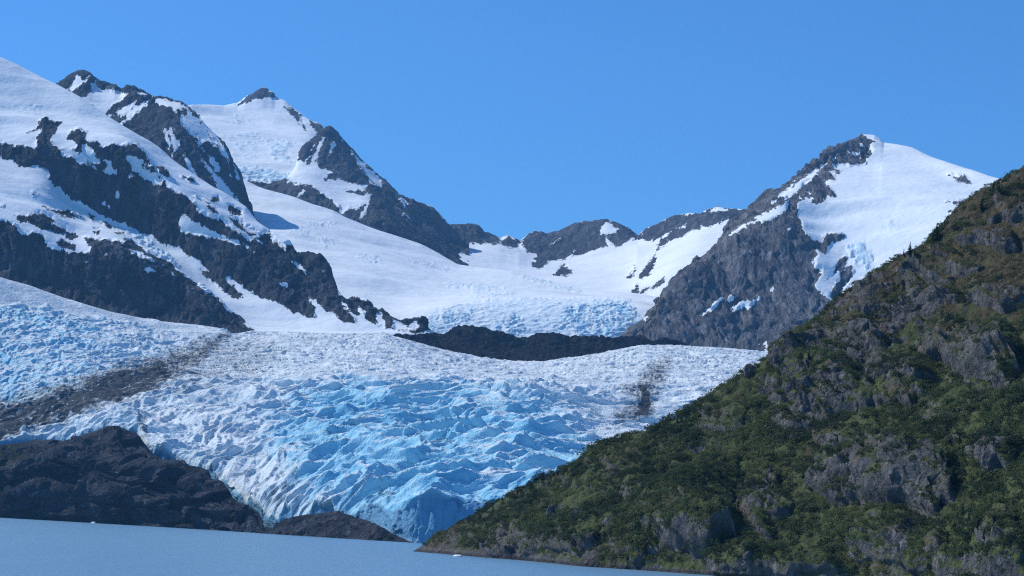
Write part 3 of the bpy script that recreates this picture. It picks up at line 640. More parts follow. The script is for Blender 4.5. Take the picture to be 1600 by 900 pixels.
# ------------------------------------------------------------------ dark rubble mound across the top of the glacier
def rubble_material(name, ca, cb, unit):
    s = NT(name)
    n1 = s.noise(unit * 22, 5, 0.6); n2 = s.noise(unit * 5, 4, 0.65); n3 = s.noise(unit * 1.6, 3, 0.6)
    c = s.mix(s.step(n1, 0.35, 0.65), ca, cb)
    c = s.mix(s.math('MULTIPLY', s.step(n2, 0.54, 0.72), 0.8), c, tuple(min(1, v * 2.4) for v in cb))
    green = s.math('MULTIPLY', s.attr('snow'), s.step(n2, 0.42, 0.6))
    c = s.mix(green, c, (0.035, 0.055, 0.018))
    h = s.math('ADD', s.math('MULTIPLY', n2, 5.0 * unit), s.math('MULTIPLY', n3, 1.8 * unit))
    return s.done(c, 0.95, s.bump(h, 1.0, 1.0), 0.03)
rub = rubble_material('moraine_rubble', (0.010, 0.010, 0.012), (0.030, 0.028, 0.028), 1.6)

topF = [(560,528,2730),(572,526,2730),(600,523,2740),(622,530,2740),(634,526,2740),(655,526,2750),(675,524,2750),(687,526,2755),(702,519,2760),(716,513,2760),(756,513,2760),(769,520,2755),(791,527,2750),(812,531,2745),(834,527,2740),(848,527,2740),(866,521,2740),(881,523,2740),(906,527,2740),(925,528,2740),(956,532,2740),(978,529,2740),(1000,527,2740),(1019,534,2740),(1040,529,2740),(1062,534,2740),(1081,541,2735),(1100,548,2730)]
botF = [(560,533,2740),(600,530,2720),(640,541,2690),(660,546,2660),(697,557,2630),(737,566,2600),(769,573,2580),(800,575,2580),(869,575,2580),(906,568,2600),(944,564,2620),(981,557,2650),(995,545,2690),(1031,545,2720),(1081,545,2760),(1100,550,2770)]
und = [(x, y + 14, r - 25) for x, y, r in botF]
midF = [(560,531,2735),(600,527,2730),(650,534,2715),(700,536,2700),(740,538,2690),(800,546,2680),(870,545,2680),(930,543,2690),(990,537,2710),(1040,536,2735),(1100,549,2780)]
Pf, Sf = loft([und, botF, midF, topF, back(topF, 120, 60)], (560,1100), 1.35, (8,40,40,12))
nf = normals(Pf)
df = ((ridge3(Pf, 70, 50, 40, 4, 0.55, 3.3) - 0.4) * 13 + facets(Pf[..., 0] / 16, (Pf[..., 2] + 0.4 * Pf[..., 1]) / 16, 5) * 2.2 + facets(Pf[..., 0] / 6, (Pf[..., 2] + 0.4 * Pf[..., 1]) / 6, 6) * 1.0) * (0.35 + 0.65 * sstep(0, 0.4, np.abs(Sf - 3))) * sstep(0.2, 1.2, Sf)
df = df + 1.3 * fbm3(Pf, 5, 5, 5, 2, 0.6, 8) + 6.0 * sstep(0.5, 0, np.abs(Sf - 3)) * (ridge2(Pf[..., 0] / 34, Pf[..., 1] / 200, 4, 0.6) - 0.55)
pfx, pfy = project(Pf)
taper = sstep(560, 590, pfx) * sstep(1100, 1075, pfx)
mo = grid_mesh('moraine', Pf + nf * (df * taper)[..., None], {'snow': np.zeros(Pf.shape[:2])}, rub)
describe(mo, 'structure', 'long black rubble mound lying across the top of the lower glacier', 'moraine')

# ------------------------------------------------------------------ dark bedrock by the water, left of the ice front
bed = rubble_material('wet_bedrock', (0.022, 0.025, 0.032), (0.060, 0.062, 0.070), 1.3)
topC = [(-200,740,2020),(-60,712,2010),(0,702,2000),(36,692,1990),(56,687,1985),(93,689,1975),(110,684,1970),(126,680,1960),(150,673,1950),(166,669,1940),(185,668,1930),(202,673,1915),(212,678,1900),(222,692,1880),(228,697,1870),(238,716,1850),(253,722,1840),(262,720,1830),(272,718,1820),(288,718,1800),(294,727,1790),(310,733,1770),(323,737,1755),(330,748,1745),(342,752,1730),(354,766,1710),(366,781,1690),(380,787,1670),(394,792,1650),(403,800,1640),(410,814,1630),(414,830,1625),(430,836,1610),(460,840,1600)]
def shore(pts):  # a waterline: distance follows from the eye height
    out = []
    for x, y in pts:
        a, t = ray(np.array([x]), np.array([y])); out.append((x, y, min(2400., -EYE / t[0])))
    return out
botC = [(-200,799,1860),(0,809,1860),(100,814,1820),(200,820,1760),(300,826,1690),(360,829,1640),(414,834,1590),(460,842,1580)]
def water_line(pts, depth=2.0):
    """put the line just under the water at the given distances"""
    out = []
    for x, _, r in pts:
        horizon = 843 + (x - 800) * math.tan(ROLL)
        out.append((x, horizon + (EYE + depth) / r * FPX, r))
    return out
def ledge(ys, dr):
    xs = (-200, 0, 60, 120, 200, 260, 320, 370, 414, 460)
    rb0 = np.interp(xs, [p[0] for p in botC], [p[2] for p in botC]); rt0 = np.interp(xs, [p[0] for p in topC], [p[2] for p in topC])
    return [(x, y, r + (q - r) * dr) for x, y, r, q in zip(xs, ys, rb0, rt0)]
Pc, Sc = loft([water_line(botC), ledge((790,784,776,772,776,794,808,816,834,841.8), 0.05), ledge((778,772,764,758,766,786,803,813,833.5,841.6), 0.27), ledge((744,736,726,716,724,748,776,800,833,841.4), 0.38), ledge((732,722,714,706,712,740,768,794,832.5,841.2), 0.62), topC, back(topC, 100, 40)], (-200,460), 1.35, (36,30,46,26,40,12))
nc = normals(Pc); pcx, pcy = project(Pc)
cu = Pc[..., 0] + 0.9 * Pc[..., 2]; cv = Pc[..., 2] * 1.4 - 0.25 * Pc[..., 0] + 0.2 * Pc[..., 1]
cw = 9 * fbm2(cu / 40, cv / 40, 3); cw2 = 9 * fbm2(cu / 40 + 5, cv / 40, 3)
dc = (facets((cu + cw) / 60, (cv + cw2) / 24, 4) * 11 + facets((cu + cw) / 24, (cv + cw2) / 10, 14) * 3.6 + facets((cu + cw) / 8, (cv + cw2) / 4, 24) * 1.2 + (ridge3(Pc, 120, 120, 60, 2, 0.5, 1.1) - 0.3) * 9 + 7 * fbm3(Pc, 60, 60, 40, 2, 0.5, 5.1)) * (0.12 + 0.88 * sstep(0, 0.7, np.abs(Sc - 5))) * sstep(0, 0.25, Sc) * sstep(425, 385, pcx)
gr = np.maximum(soft(pcx, pcy, [(-200,700),(0,702),(30,704),(48,712),(40,722),(10,728),(-200,740)], 8), soft(pcx, pcy, [(-200,760),(0,762),(40,760),(70,764),(30,778),(-200,790)], 8))
ro = grid_mesh('bedrock', Pc + nc * dc[..., None], {'snow': gr}, bed)
describe(ro, 'structure', 'dark smooth bedrock hump on the far shore at the left edge below the ice', 'rock')

topE = [(415,830,1560),(426,826,1550),(431,819,1545),(444,813,1540),(457,808,1535),(480,805,1525),(507,802,1515),(530,799,1505),(552,808,1490),(570,813,1480),(589,820,1434),(602,828,1426),(614,834,1419),(630,842,1410),(645,848,1402),(680,856,1398)]
botE = [(415,0,1515),(460,0,1490),(520,0,1455),(580,0,1416),(640,0,1393),(680,0,1390)]
Pe, Se = loft([water_line(botE), topE, back(topE, 60, 30)], (415,680), 1.2, (60,12))
ne = normals(Pe); pex, pey = project(Pe)
de = (facets(Pe[..., 0] / 9, Pe[..., 2] / 6 + Pe[..., 1] / 14, 5) * 1.6 + facets(Pe[..., 0] / 4, Pe[..., 2] / 3 + Pe[..., 1] / 6, 8) * 0.8 + 0.8) * (0.3 + 0.7 * sstep(0, 0.5, np.abs(Se - 1))) * sstep(415, 435, pex) * sstep(670, 600, pex)
rb = grid_mesh('bedrock', Pe + ne * de[..., None], {'snow': np.zeros(Pe.shape[:2])}, bed)
describe(rb, 'structure', 'low dark boulder bank at the waterline under the ice cliff', 'rock')

#@@HILL@@
# ------------------------------------------------------------------ the green and rocky hillside on the right
def hill_material():
    s = NT('hillside')
    n1 = s.noise(14, 5, 0.6); n2 = s.noise(2.6, 4, 0.65); n3 = s.noise(0.8, 3, 0.6); ns = s.noise(2.4, 5, 0.7, (1, 0.7, 0.6), 0.3)
    rock = s.mix(s.step(n1, 0.35, 0.65), (0.078, 0.075, 0.074), (0.140, 0.133, 0.129))
    rock = s.mix(s.math('MULTIPLY', s.step(ns, 0.52, 0.72), 0.8), rock, (0.26, 0.24, 0.24))
    rock = s.mix(s.math('MULTIPLY', s.step(ns, 0.47, 0.3), 0.65), rock, (0.045, 0.042, 0.045))
    lich = s.step(s.math('ADD', n1, s.math('MULTIPLY', n3, 0.3)), 0.68, 0.8)
    rock = s.mix(s.math('MULTIPLY', lich, 0.6), rock, (0.10, 0.085, 0.04))
    brown = s.mix(s.step(n2, 0.4, 0.65), (0.062, 0.052, 0.030), (0.098, 0.082, 0.048))
    green = s.mix(s.step(n2, 0.4, 0.62), (0.046, 0.062, 0.026), (0.092, 0.108, 0.042))
    veg = s.mix(s.step(s.math('ADD', n1, s.math('MULTIPLY', s.attr('heath'), 0.5)), 0.5, 0.82), green, brown)
    e = s.math('ADD', s.attr('rock'), s.math('MULTIPLY', s.math('SUBTRACT', n2, 0.5), 1.3))
    e = s.math('ADD', e, s.math('MULTIPLY', s.math('SUBTRACT', n3, 0.5), 0.6))
    col = s.mix(s.step(e, 0.35, 0.6), veg, rock)
    wet = s.step(s.attr('above'), 1.3, 0.5)
    col = s.mix(s.math('MULTIPLY', wet, 0.6), col, (0.03, 0.028, 0.028))
    h = s.math('ADD', s.math('MULTIPLY', ns, 1.9), s.math('MULTIPLY', n3, 0.5))
    return s.done(col, 0.95, s.bump(h, 1.0, 1.0), 0.05)

ridge_hill = [(610,878,735),(640,870,712),(654,865,703),(664,858,698),(680,845,693),(700,832,688),(730,816,680),(760,800,672),(785,782,664),(810,764,656),(830,755,651),(850,746,646),(880,735,640),(905,722,634),(930,705,629),(965,692,624),(1000,680,620),(1030,668,616),(1060,655,612),(1080,640,608),(1100,627,605),(1130,600,602),(1150,588,600),(1170,575,600),(1200,560,600),(1220,540,600),(1240,522,600),(1280,500,602),(1310,470,604),(1335,448,605),(1360,430,606),(1400,405,608),(1420,396,610),(1445,382,611),(1460,366,612),(1490,338,614),(1515,315,616),(1540,298,618),(1555,294,619),(1570,284,621),(1600,265,624),(1660,225,630),(1800,140,645)]
sh = [(610,0,700),(640,0,680)] + [(x, 0, 6.0 / ((y - (843 + (x - 800) * math.tan(ROLL))) / FPX)) for x, y in [(662,863),(700,866),(760,871),(850,878),(900,884),(1000,890),(1080,896),(1130,899.5),(1250,908),(1400,919),(1600,935),(1800,951)]]
shl = water_line(sh, 2.5)
def between(la, lb, f, drop=0.0):
    out = []
    A = np.array(la, float); B = np.array(lb, float)
    for x in range(610, 1801, 35):
        ya = np.interp(x, A[:, 0], A[:, 1]); yb = np.interp(x, B[:, 0], B[:, 1])
        ra = np.interp(x, A[:, 0], A[:, 2]); rb_ = np.interp(x, B[:, 0], B[:, 2])
        hz = 843 + (x - 800) * math.tan(ROLL)
        za = (hz - ya) / FPX * ra; zb = (hz - yb) / FPX * rb_
        r = ra + (rb_ - ra) * (f - drop); z = za + (zb - za) * f
        out.append((x, hz - z / r * FPX, r))
    return out
lines = [shl, between(shl, ridge_hill, 0.08, 0.055), between(shl, ridge_hill, 0.30, 0.05), between(shl, ridge_hill, 0.55, -0.01), between(shl, ridge_hill, 0.8, 0.02), ridge_hill, back(ridge_hill, 90, 35)]
Ph, Sh = loft(lines, (610,1800), 1.5, (45,90,110,110,100,14))
hx, hy = project(Ph)
BUMPS = [(1062,812,92,62,9),(1000,842,60,40,4),(860,838,85,30,3.5),(790,850,45,18,2.5),(1385,752,110,42,9),(1430,765,70,35,4),(1298,612,78,52,8.5),(1250,640,45,35,3.5),(1400,592,58,48,5.5),(1545,568,58,42,8),(1480,537,44,32,4.5),
    (1198,792,34,48,4.5),(1395,845,70,38,4.5),(1440,850,40,40,3),(1560,718,34,17,3.5),(1575,862,40,60,5),(1160,888,50,30,3.5),(1255,885,60,25,3),(1110,745,55,30,3.5),(1460,468,52,18,3.5),(1340,532,50,26,3.5),(1545,378,50,20,3),
    (1450,425,50,18,3),(1235,560,42,20,3),(1205,600,30,18,2.5),(1562,470,42,22,3.5),(1130,655,40,20,2.5),(1000,735,50,22,2.5),(920,800,40,22,2.5),(1320,675,60,25,3),(1490,640,60,25,3),(1390,480,45,18,3),(1500,420,40,16,2.5),(1580,330,35,20,3),(960,770,40,20,2.5)]
bum = np.zeros(hx.shape); rockb = np.zeros(hx.shape)
wxh = 18 * p2(hx / 44, hy / 34) + 3 * p2(hx / 13, hy / 11); wyh = 14 * p2(hx / 44 + 30, hy / 34) + 3 * p2(hx / 13 + 8, hy / 11)
for cx, cy, rx, ry, hgt in BUMPS:
    u = (hx + wxh - cx) / rx; v = (hy + wyh - cy) / ry
    u2 = u * 0.94 + v * 0.25; v2 = v * 0.94 - u * 0.3
    d = np.sqrt(u2 ** 2 + v2 ** 2)
    bum = np.maximum(bum, hgt * np.sqrt(np.clip(1 - d ** 2.6, 0, 1)))
    rockb = np.maximum(rockb, sstep(1.15, 0.85, d) * sstep(-0.9, -0.1, v2 + 0.25 * p2(hx / 12, hy / 12)))
ROCKP = [[(1264,598),(1293,564),(1331,551),(1361,522),(1403,496),(1441,479),(1488,452),(1505,458),(1471,488),(1445,509),(1420,530),(1386,555),(1374,593),(1353,623),(1310,640),(1260,635)],
    [(1445,530),(1488,513),(1513,522),(1505,547),(1471,564),(1445,551)],[(1496,564),(1530,539),(1572,543),(1600,560),(1600,590),(1530,598)],[(1391,606),(1445,555),(1454,581),(1424,623),(1403,631)],
    [(1236,641),(1263,610),(1290,600),(1373,600),(1352,624),(1318,658),(1290,662),(1242,655)],[(1273,748),(1311,727),(1359,720),(1370,748),(1332,789),(1304,779)],[(1370,717),(1428,731),(1486,761),(1455,792),(1376,779)],
    [(1179,796),(1194,755),(1222,779),(1215,820),(1180,820)],[(1335,834),(1380,830),(1440,820),(1428,882),(1411,875),(1380,848)],[(1559,878),(1583,823),(1586,854),(1569,899)],[(1526,713),(1548,703),(1590,710),(1562,734),(1531,734)],
    [(1132,900),(1163,868),(1194,875),(1180,905)],[(767,865),(790,836),(824,827),(841,847),(824,865),(801,873)],[(899,879),(916,847),(928,853),(951,879),(928,890)],[(1225,540),(1290,505),(1300,540),(1240,580),(1200,600)],
    [(1350,470),(1420,430),(1450,440),(1400,470),(1340,510)],[(1310,480),(1350,445),(1380,440),(1340,480),(1300,520)]]
rockm = np.zeros(hx.shape)
for poly in ROCKP: rockm = np.maximum(rockm, soft(hx + wxh, hy + wyh, poly, 6))
rockm = np.maximum(0.85 * rockm, rockb * (0.55 - 0.45 * sstep(600, 700, hy)))
nh = normals(Ph)
lift = np.stack([nh[..., 0] * 0.6, nh[..., 1] * 1.0 - 0.35, nh[..., 2] * 0.75], -1)
near = np.clip(np.abs(Sh - 5), 0, 9)
fade = (0.25 + 0.75 * sstep(0, 0.6, near)) * sstep(0.0, 0.5, Sh)
rel = bum * fade
base_n = (2.6 * fbm3(Ph, 30, 30, 22, 3, 0.5, 2.2) + 0.5) * fade
crg = (ridge3(Ph, 16, 20, 20, 3, 0.5, 4.4) - 0.35) * (1.2 + 0.9 * rockm) * fade + 0.25 * fbm3(Ph, 1.8, 1.8, 2.6, 2, 0.6, 7.7)
hu = Ph[..., 0] + 0.3 * Ph[..., 2]; hv = Ph[..., 2] + 0.7 * Ph[..., 1] - 0.25 * Ph[..., 0]
hw = 1.0 * fbm2(hu / 8, hv / 8, 3); hw2 = 1.0 * fbm2(hu / 8 + 4, hv / 8, 3)
strat = (facets((hu + hw) / 7.5, (hv + hw2) / 11, 2) * 2.6 + facets((hu + hw) / 2.6, (hv + hw2) / 4.2, 12) * 1.1 + facets((hu + hw) / 1.0, (hv + hw2) / 1.7, 22) * 0.25) * (0.12 + 0.88 * rockm) * fade
over = np.zeros(hx.shape)
for cx, cy, rx, ry, hgt in [(1075,835,90,52,9),(1425,758,78,40,9),(1130,770,40,24,4),(1560,600,45,30,5),(960,835,60,30,4),(1090,690,50,22,3)]:
    u = (hx + wxh - cx) / rx; v = (hy + wyh - cy) / ry
    over = np.maximum(over, hgt * sstep(1.0, 0.55, np.sqrt(u * u + v * v)) * sstep(1.0, 0.0, v))
Ph2 = Ph + lift * rel[..., None] + np.array([0.25, -0.85, 0.1]) * (over * fade)[..., None] + nh * (base_n + crg + strat)[..., None]
nh2 = normals(Ph2)
steep = sstep(0.42, 0.15, nh2[..., 2])
patch = fbm3(Ph2, 16, 16, 12, 3, 0.55, 13.0)
rock_attr = np.clip(np.maximum(rockm * (0.62 + 0.75 * patch + 0.6 * fbm3(Ph2, 5, 5, 4, 3, 0.6, 31.0)), 0.85 * steep) + 0.5 * sstep(2.2, 0.6, Ph2[..., 2]) + 0.35 * sstep(960, 760, hx) * sstep(825, 850, hy), 0, 1.2)
heath = np.clip(sstep(660, 420, hy) * 0.8 + 0.5 * sstep(760, 690, hx) + 0.5 * patch, 0, 1)
hill = grid_mesh('hill', Ph2, {'rock': rock_attr, 'heath': heath, 'above': Ph2[..., 2]}, hill_material())
describe(hill, 'structure', 'steep hillside of green scrub and grey rock rising from the lake on the right', 'hill')
HXP, HYP = project(Ph2); HR = np.hypot(Ph2[..., 0], Ph2[..., 1])
FRONT = (Sh > 0.1) & (Sh < 5.05)

def hill_at(x, y):
    d = np.where(FRONT, np.hypot(HXP - x, HYP - y), 1e9)
    c = np.where(d < max(2.0, d.min() + 0.5), HR, 1e9)
    i = np.unravel_index(np.argmin(c), c.shape)
    return Ph2[i], HR[i]

# ------------------------------------------------------------------ plants
def leaf_material(name, dark, mid_, light):
    s = NT(name)
    t = s.attr('tint')
    c = s.mix(s.step(t, 0.0, 0.55), dark, mid_); c = s.mix(s.step(t, 0.5, 1.0), c, light)
    m = s.done(c, 0.8, None, 0.1)
    tr = s.n.new('ShaderNodeBsdfTranslucent'); s.link(c, tr.inputs[0])
    mx = s.n.new('ShaderNodeMixShader'); mx.inputs[0].default_value = 0.42
    s.link(s.b.outputs[0], mx.inputs[1]); s.link(tr.outputs[0], mx.inputs[2])
    s.link(mx.outputs[0], s.n['Material Output'].inputs['Surface'])
    return m
alder = leaf_material('alder_leaves', (0.040, 0.062, 0.032), (0.086, 0.116, 0.050), (0.150, 0.170, 0.070))
needles = leaf_material('spruce_needles', (0.010, 0.022, 0.014), (0.016, 0.034, 0.020), (0.028, 0.048, 0.026))
bark = NT('bark').done((0.06, 0.05, 0.042), 0.9)

def quads(c, n, size, rs, asp=0.65):
    """leaf clumps: one folded quad per centre c with normal n"""
    k = len(c)
    up = rs.normal(size=(k, 3)); u = np.cross(n, up); u /= np.linalg.norm(u, axis=1)[:, None] + 1e-9
    v = np.cross(n, u)
    s = (size * rs.uniform(0.6, 1.3, k))[:, None]
    V = np.stack([c - u * s - v * s * asp * 0.4, c + v * -s * asp + n * s * 0.25, c + u * s + v * s * asp * 0.3, c + v * s * asp + n * s * 0.2], 1)
    return V.reshape(-1, 3), np.arange(4 * k).reshape(k, 4)

def shrub_template(seed, nq):
    rs = np.random.RandomState(seed)
    L = rs.randint(5, 9)
    cen = np.stack([rs.uniform(-0.62, 0.62, L), rs.uniform(-0.62, 0.62, L), rs.uniform(0.15, 0.75, L)], 1)
    cen[:, 2] *= 1 - 0.4 * np.hypot(cen[:, 0], cen[:, 1])
    rad = rs.uniform(0.28, 0.5, L)
    which = rs.randint(0, L, nq)
    d = rs.normal(size=(nq, 3)); d[:, 2] = np.abs(d[:, 2]) * 0.9 - 0.25; d /= np.linalg.norm(d, axis=1)[:, None]
    c = cen[which] + d * (rad[which] * rs.uniform(0.75, 1.12, nq))[:, None]
    c[:, 2] = np.maximum(c[:, 2], -0.12)
    n = d + 0.7 * rs.normal(size=(nq, 3)); n /= np.linalg.norm(n, axis=1)[:, None]
    V, f = quads(c, n, 0.125, rs)
    lobe = rs.uniform(-0.18, 0.18, L)
    t = np.repeat(np.clip(rs.normal(0, 0.13, nq) + lobe[which], -0.5, 0.5), 4)
    return V, f, t
TEMPL = [shrub_template(100 + i, 105) for i in range(8)]

# where scrub grows: not on rock, thick low down, broken by heath higher up
gx = np.linalg.norm(np.gradient(Ph2, axis=1), axis=-1); gy = np.linalg.norm(np.gradient(Ph2, axis=0), axis=-1)
dens = np.clip(1.05 - 1.25 * np.clip(rock_attr - 0.12, 0, 1), 0.04, 1) * sstep(-0.25, 0.3, patch + 0.42 - 0.5 * heath + 0.5 * fbm3(Ph2, 6, 6, 5, 2, 0.5, 3.0)) * FRONT
dens = dens * sstep(1.5, 3.5, Ph2[..., 2])
w = (dens * gx * gy).ravel(); area = float((gx * gy * dens).sum())
NS = 17500
ids = RS.choice(w.size, NS, p=w / w.sum())
pos = Ph2.reshape(-1, 3)[ids]; hth = heath.ravel()[ids]; s_px = HXP.ravel()[ids]; s_py = HYP.ravel()[ids]; s_r = HR.ravel()[ids]
size = (0.42 + 1.3 * RS.rand(NS) ** 2.4) * (1.15 - 0.45 * hth) * (0.8 + 0.5 * sstep(-0.3, 0.5, fbm2(pos[:, 0] / 20, pos[:, 1] / 20, 2)))
yaw = RS.uniform(0, 6.28, NS); kind = RS.randint(0, len(TEMPL), NS)
zone = 0.48 + 0.85 * fbm2(pos[:, 0] / 15, pos[:, 2] / 10, 3) + RS.normal(0, 0.15, NS)
zone = np.clip(zone, 0, 1)
inframe = (s_px > 20) & (s_px < 1585) & (s_py < 890)
key = np.where(inframe, size / s_r, -1)
big_ids = np.argsort(-key)[:300]
isbig = np.zeros(NS, bool); isbig[big_ids] = True

Vs, Fs, Ts = [], [], []; off = 0
for i in np.nonzero(~isbig)[0]:
    V, f, t = TEMPL[kind[i]]
    c, s_ = math.cos(yaw[i]), math.sin(yaw[i])
    k = size[i]
    W = np.stack([(V[:, 0] * c - V[:, 1] * s_) * k * 1.1, (V[:, 0] * s_ + V[:, 1] * c) * k * 1.1, V[:, 2] * k * 1.05], 1) + pos[i]
    Vs.append(W); Fs.append(f + off); Ts.append(np.clip(t + zone[i], 0, 1)); off += len(V)
me = bpy.data.meshes.new('shrub_thicket')
set_mesh(me, np.concatenate(Vs), np.concatenate(Fs), {'tint': np.concatenate(Ts)}, smooth=False)
me.materials.append(alder)
th_o = bpy.data.objects.new('shrub_thicket', me); COL.objects.link(th_o)
describe(th_o, 'stuff', 'dense low green alder scrub covering the hillside', 'thicket')

shrub_meshes = []
for k in range(len(TEMPL)):
    for lev in (0.2, 0.45, 0.75):
        V, f, t = TEMPL[k]
        m = bpy.data.meshes.new('shrub'); set_mesh(m, V * np.array([1.1, 1.1, 1.05]), f, {'tint': np.clip(t + lev, 0, 1)}, smooth=False)
        m.materials.append(alder); shrub_meshes.append(m)
for i in np.nonzero(isbig)[0]:
    lev = 0 if zone[i] < 0.35 else (1 if zone[i] < 0.6 else 2)
    o = bpy.data.objects.new('shrub', shrub_meshes[kind[i] * 3 + lev]); COL.objects.link(o)
    o.location = pos[i]; o.rotation_euler = (0, 0, yaw[i]); o.scale = (size[i],) * 3
    describe(o, None, 'large rounded green shrub growing in the scrub on the right hillside', 'shrub', 'largest shrubs of the hillside scrub')

# spruces
def spruce_crown(seed, full):
    rs = np.random.RandomState(seed)
    V = []; F = []; T = []; k = 0
    tiers = 15
    for ti in range(tiers):
        t = 0.06 + 0.9 * ti / (tiers - 1)
        rad = full * (1 - t) ** 0.85 + 0.018
        nb = 9 if t < 0.7 else 6
        for b in range(nb):
            if rs.rand() < 0.1: continue
            a = rs.uniform(0, 6.28); L = rad * rs.uniform(0.65, 1.2); wdt = 0.028 + 0.2 * L
            d = np.array([math.cos(a), math.sin(a), 0]); sd = np.array([-d[1], d[0], 0])
            z0 = t + rs.uniform(-0.02, 0.02)
            p0 = np.array([0, 0, z0 + 0.015]); pm = d * L * 0.6 + np.array([0, 0, z0 + 0.0 - L * 0.12]); p1 = d * L + np.array([0, 0, z0 - L * 0.28])
            V += [p0, pm - sd * wdt - np.array([0, 0, 0.03]), p1, pm + sd * wdt - np.array([0, 0, 0.03])]
            F.append([k, k + 1, k + 2, k + 3]); k += 4
            T += [np.clip(rs.normal(0.45, 0.25), 0, 1)] * 4
    V += [np.array([-0.012, 0, 0.93]), np.array([0.012, 0.0, 0.93]), np.array([0.002, 0.004, 1.04]), np.array([-0.002, 0.004, 1.04])]
    F.append([k, k + 1, k + 2, k + 3]); T += [0.6] * 4
    return np.array(V), np.array(F), np.array(T)
def trunk_mesh():
    V = []; F = []
    for j, (z, r) in enumerate(((-0.06, 0.026), (0.3, 0.018), (0.98, 0.004))):
        for i in range(7):
            a = 2 * math.pi * i / 7; V.append((r * math.cos(a), r * math.sin(a), z))
    for j in range(2):
        for i in range(7):
            F.append([j * 7 + i, j * 7 + (i + 1) % 7, j * 7 + 7 + (i + 1) % 7, j * 7 + 7 + i])
    m = bpy.data.meshes.new('trunk'); set_mesh(m, np.array(V), np.array(F)); m.materials.append(bark); return m
TRUNK = trunk_mesh(); CROWNS = []
for i in range(5):
    V, f, t = spruce_crown(300 + i, (0.27, 0.22, 0.32, 0.25, 0.19)[i])
    m = bpy.data.meshes.new('crown'); set_mesh(m, V, f, {'tint': t}, smooth=False); m.materials.append(needles); CROWNS.append(m)
def spruce(x, y, hpx, k, label, group=None):
    p, r = hill_at(x, y)
    root = bpy.data.objects.new('spruce_tree', None); COL.objects.link(root)
    hm = hpx * r / FPX
    root.location = (p[0], p[1], p[2] - 0.1); root.rotation_euler = (0, 0, random.uniform(0, 6)); root.scale = (hm, hm, hm)
    root.empty_display_size = 0.3
    describe(root, None, label, 'spruce', group)
    for nm, m in (('trunk', TRUNK), ('crown', CROWNS[k % 5])):
        c = bpy.data.objects.new(nm, m); COL.objects.link(c); c.parent = root
for i, (x, y, hp, lab) in enumerate([
    (1421,398,15,'small pointed spruce alone on the ridge with low bushes at its foot'),
    (1413,399,8,'stunted spruce just left of the small pointed ridge spruce'),
    (1462,376,21,'tallest spruce of the dark clump on the ridge against the snow'),
    (1456,379,14,'short spruce on the left side of the dark ridge clump'),
    (1466,376,13,'bushy spruce on the right side of the dark ridge clump'),
    (1552,299,12,'left one of two small spruces high on the skyline ridge'),
    (1561,296,10,'right one of two small spruces high on the skyline ridge'),
    (1534,328,18,'narrow dark spruce a little below the ridge in front of pale rock'),
    (847,748,12,'small spruce on the lower ridge against the blue ice'),
    (870,741,9,'tiny spruce on the lower ridge right of the small spruce'),
    (807,770,11,'lowest spruce on the ridge close to the ice cliff'),
    (1058,658,10,'thin spruce on the ridge beside the dirty streak of the glacier'),
    (1409,791,22,'tallest pale spruce below the dark rock face in the scrub'),
    (1442,791,16,'slim spruce right of the tallest one below the dark rock face'),
    (1383,794,13,'short spruce left of the tallest one below the dark rock face'),
    (1468,792,14,'short spruce at the right end of the dark rock face')]):
    spruce(x, y, hp * 1.4, i, lab)
for x, y, hp in [(1500,800,16),(1512,812,20),(1524,823,22),(1541,795,17),(1552,812,19),(1570,800,16),(1583,790,15),(1490,822,15),(1535,842,18),(1590,812,18),(1180,720,12),(1205,735,13),(1228,722,12),(1250,745,13),(1160,705,11),(1275,700,12),(1310,690,12),(1240,840,15),(1285,850,16),(1210,855,14),(1340,700,12),(1375,690,12),(1420,700,13),(1500,690,13),(1545,660,13),(1580,680,14),(1120,700,10),(1080,720,10),(1480,845,17),(1560,760,14)]:
    spruce(x + random.uniform(-4, 4), y, hp * 0.9, random.randrange(5), 'young spruce standing among the green scrub of the right hillside', 'young spruces in the hillside scrub')

# ------------------------------------------------------------------ boulders and floating ice
def lump(name, dims, seed, mat, amp=0.25, sub=4, attrs=('rock',)):
    import bmesh
    bm = bmesh.new(); bmesh.ops.create_icosphere(bm, subdivisions=sub, radius=1.0)
    V = np.array([v.co[:] for v in bm.verts]); F = np.array([[v.index for v in f.verts] for f in bm.faces]); bm.free()
    nrm = V / np.linalg.norm(V, axis=1)[:, None]
    d = amp * fbm3(nrm, 0.9, 0.9, 0.9, 2, 0.5, seed) + 0.45 * amp * (ridge3(nrm, 0.45, 0.45, 0.8, 3, 0.55, seed + 3) - 0.4)
    q = np.round(nrm * 1.6) / 1.6; q /= np.linalg.norm(q, axis=1)[:, None] + 1e-9
    W = (nrm * (1 + d[:, None]) * 0.72 + q * 0.28) * np.array(dims)
    m = bpy.data.meshes.new(name); set_mesh(m, W, F, {a: np.ones(len(W)) for a in attrs} | {'above': np.full(len(W), 9.0)}, smooth=False)
    m.materials.append(mat)
    o = bpy.data.objects.new(name, m); COL.objects.link(o); return o
hm = bpy.data.materials['hillside']
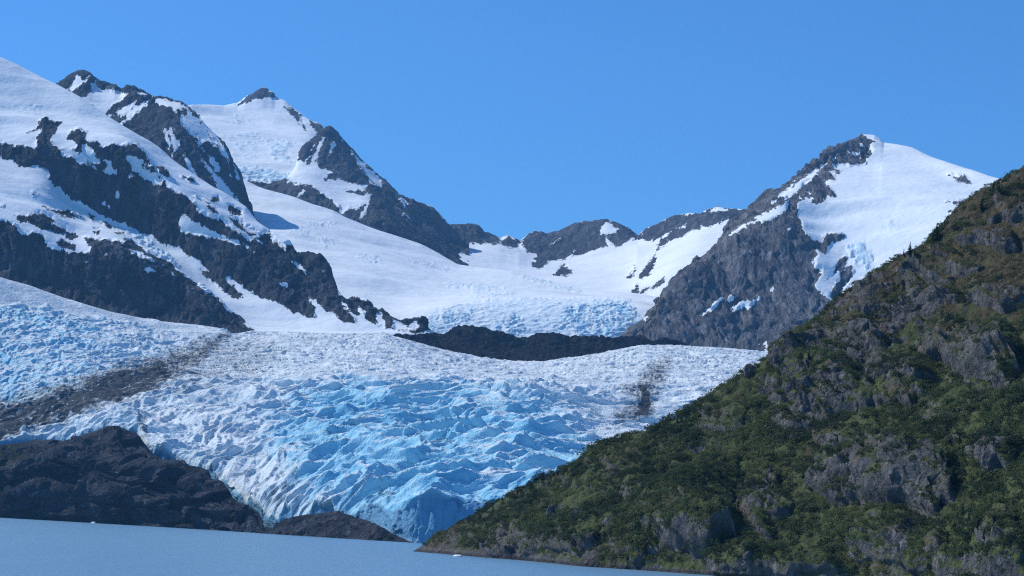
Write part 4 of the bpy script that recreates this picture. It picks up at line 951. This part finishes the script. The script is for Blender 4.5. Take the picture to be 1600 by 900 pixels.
for i, (x, y, wpx, hpx, lab) in enumerate([
    (860,806,15,21,'upright grey boulder standing in green scrub above the shore'),
    (900,807,17,14,'round grey boulder right of the upright one above the shore'),
    (1170,584,22,18,'dark angular rock knob sticking up on the ridge against the glacier'),
    (1338,640,9,16,'pale upright rock wedge at the foot of the big grey outcrop'),
    (1238,684,15,7,'flat pale stone lying in the scrub below the big grey outcrop'),
    (1555,726,46,30,'grey rock block standing out of the scrub near the right edge'),
    (1212,565,9,16,'tall pale stone leaning on the ridge slope beside the dark rock knob')]):
    p, r = hill_at(x, y)
    k = r / FPX
    o = lump('boulder', (wpx * k / 2, wpx * k / 2 * 0.85, hpx * k * 0.62), i * 3.1 + 2, hm)
    o.location = (p[0], p[1], p[2] + hpx * k * 0.3); o.rotation_euler = (random.uniform(-.15, .15), random.uniform(-.2, .2), random.uniform(0, 6))
    describe(o, None, lab, 'boulder')
def floe_mat():
    s = NT('floating_ice'); return s.done(s.mix(s.noise(0.6, 3), (0.62, 0.74, 0.82), (0.82, 0.86, 0.88)), 0.4)
fm = floe_mat()
for i, (x, y, wpx, hpx, lab) in enumerate([
    (146,817.5,7,3,'tiny white ice floe in front of the dark bedrock at the left'),
    (406,831.5,7,3,'small white ice floe at the end of the dark bedrock'),
    (715,869,13,3.2,'flat white ice floe beside the tip of the green hillside'),
    (262,823,3,2,'speck of ice on the water halfway along the bedrock')]):
    r = EYE / ((y - (843 + (x - 800) * math.tan(ROLL))) / FPX)
    p = bearing_point(x, y, r); k = r / FPX
    o = lump('ice_floe', (wpx * k / 2, wpx * k * 0.8, hpx * k * 0.8), 40 + i * 2.7, fm, 0.3, 3)
    o.location = (p.x, p.y, 0.1); describe(o, None, lab, 'ice floe')

# ------------------------------------------------------------------ air
me = bpy.data.meshes.new('haze')
x0, x1, y0, y1, z0, z1 = -6000, 6000, -1500, 8500, -30, 1500
V = np.array([(x, y, z) for z in (z0, z1) for y in (y0, y1) for x in (x0, x1)], float)
F = np.array([(0, 2, 3, 1), (4, 5, 7, 6), (0, 1, 5, 4), (2, 6, 7, 3), (0, 4, 6, 2), (1, 3, 7, 5)])
set_mesh(me, V, F, smooth=False)
hz = bpy.data.materials.new('haze'); hz.use_nodes = True; nt = hz.node_tree
nt.nodes.remove(nt.nodes['Principled BSDF'])
pv = nt.nodes.new('ShaderNodeVolumePrincipled'); pv.inputs['Color'].default_value = (0.22, 0.56, 1.0, 1)
pv.inputs['Density'].default_value = HAZE; pv.inputs['Anisotropy'].default_value = 0.0
nt.links.new(pv.outputs[0], nt.nodes['Material Output'].inputs['Volume'])
me.materials.append(hz)
ho = bpy.data.objects.new('haze', me); COL.objects.link(ho); describe(ho, 'stuff')
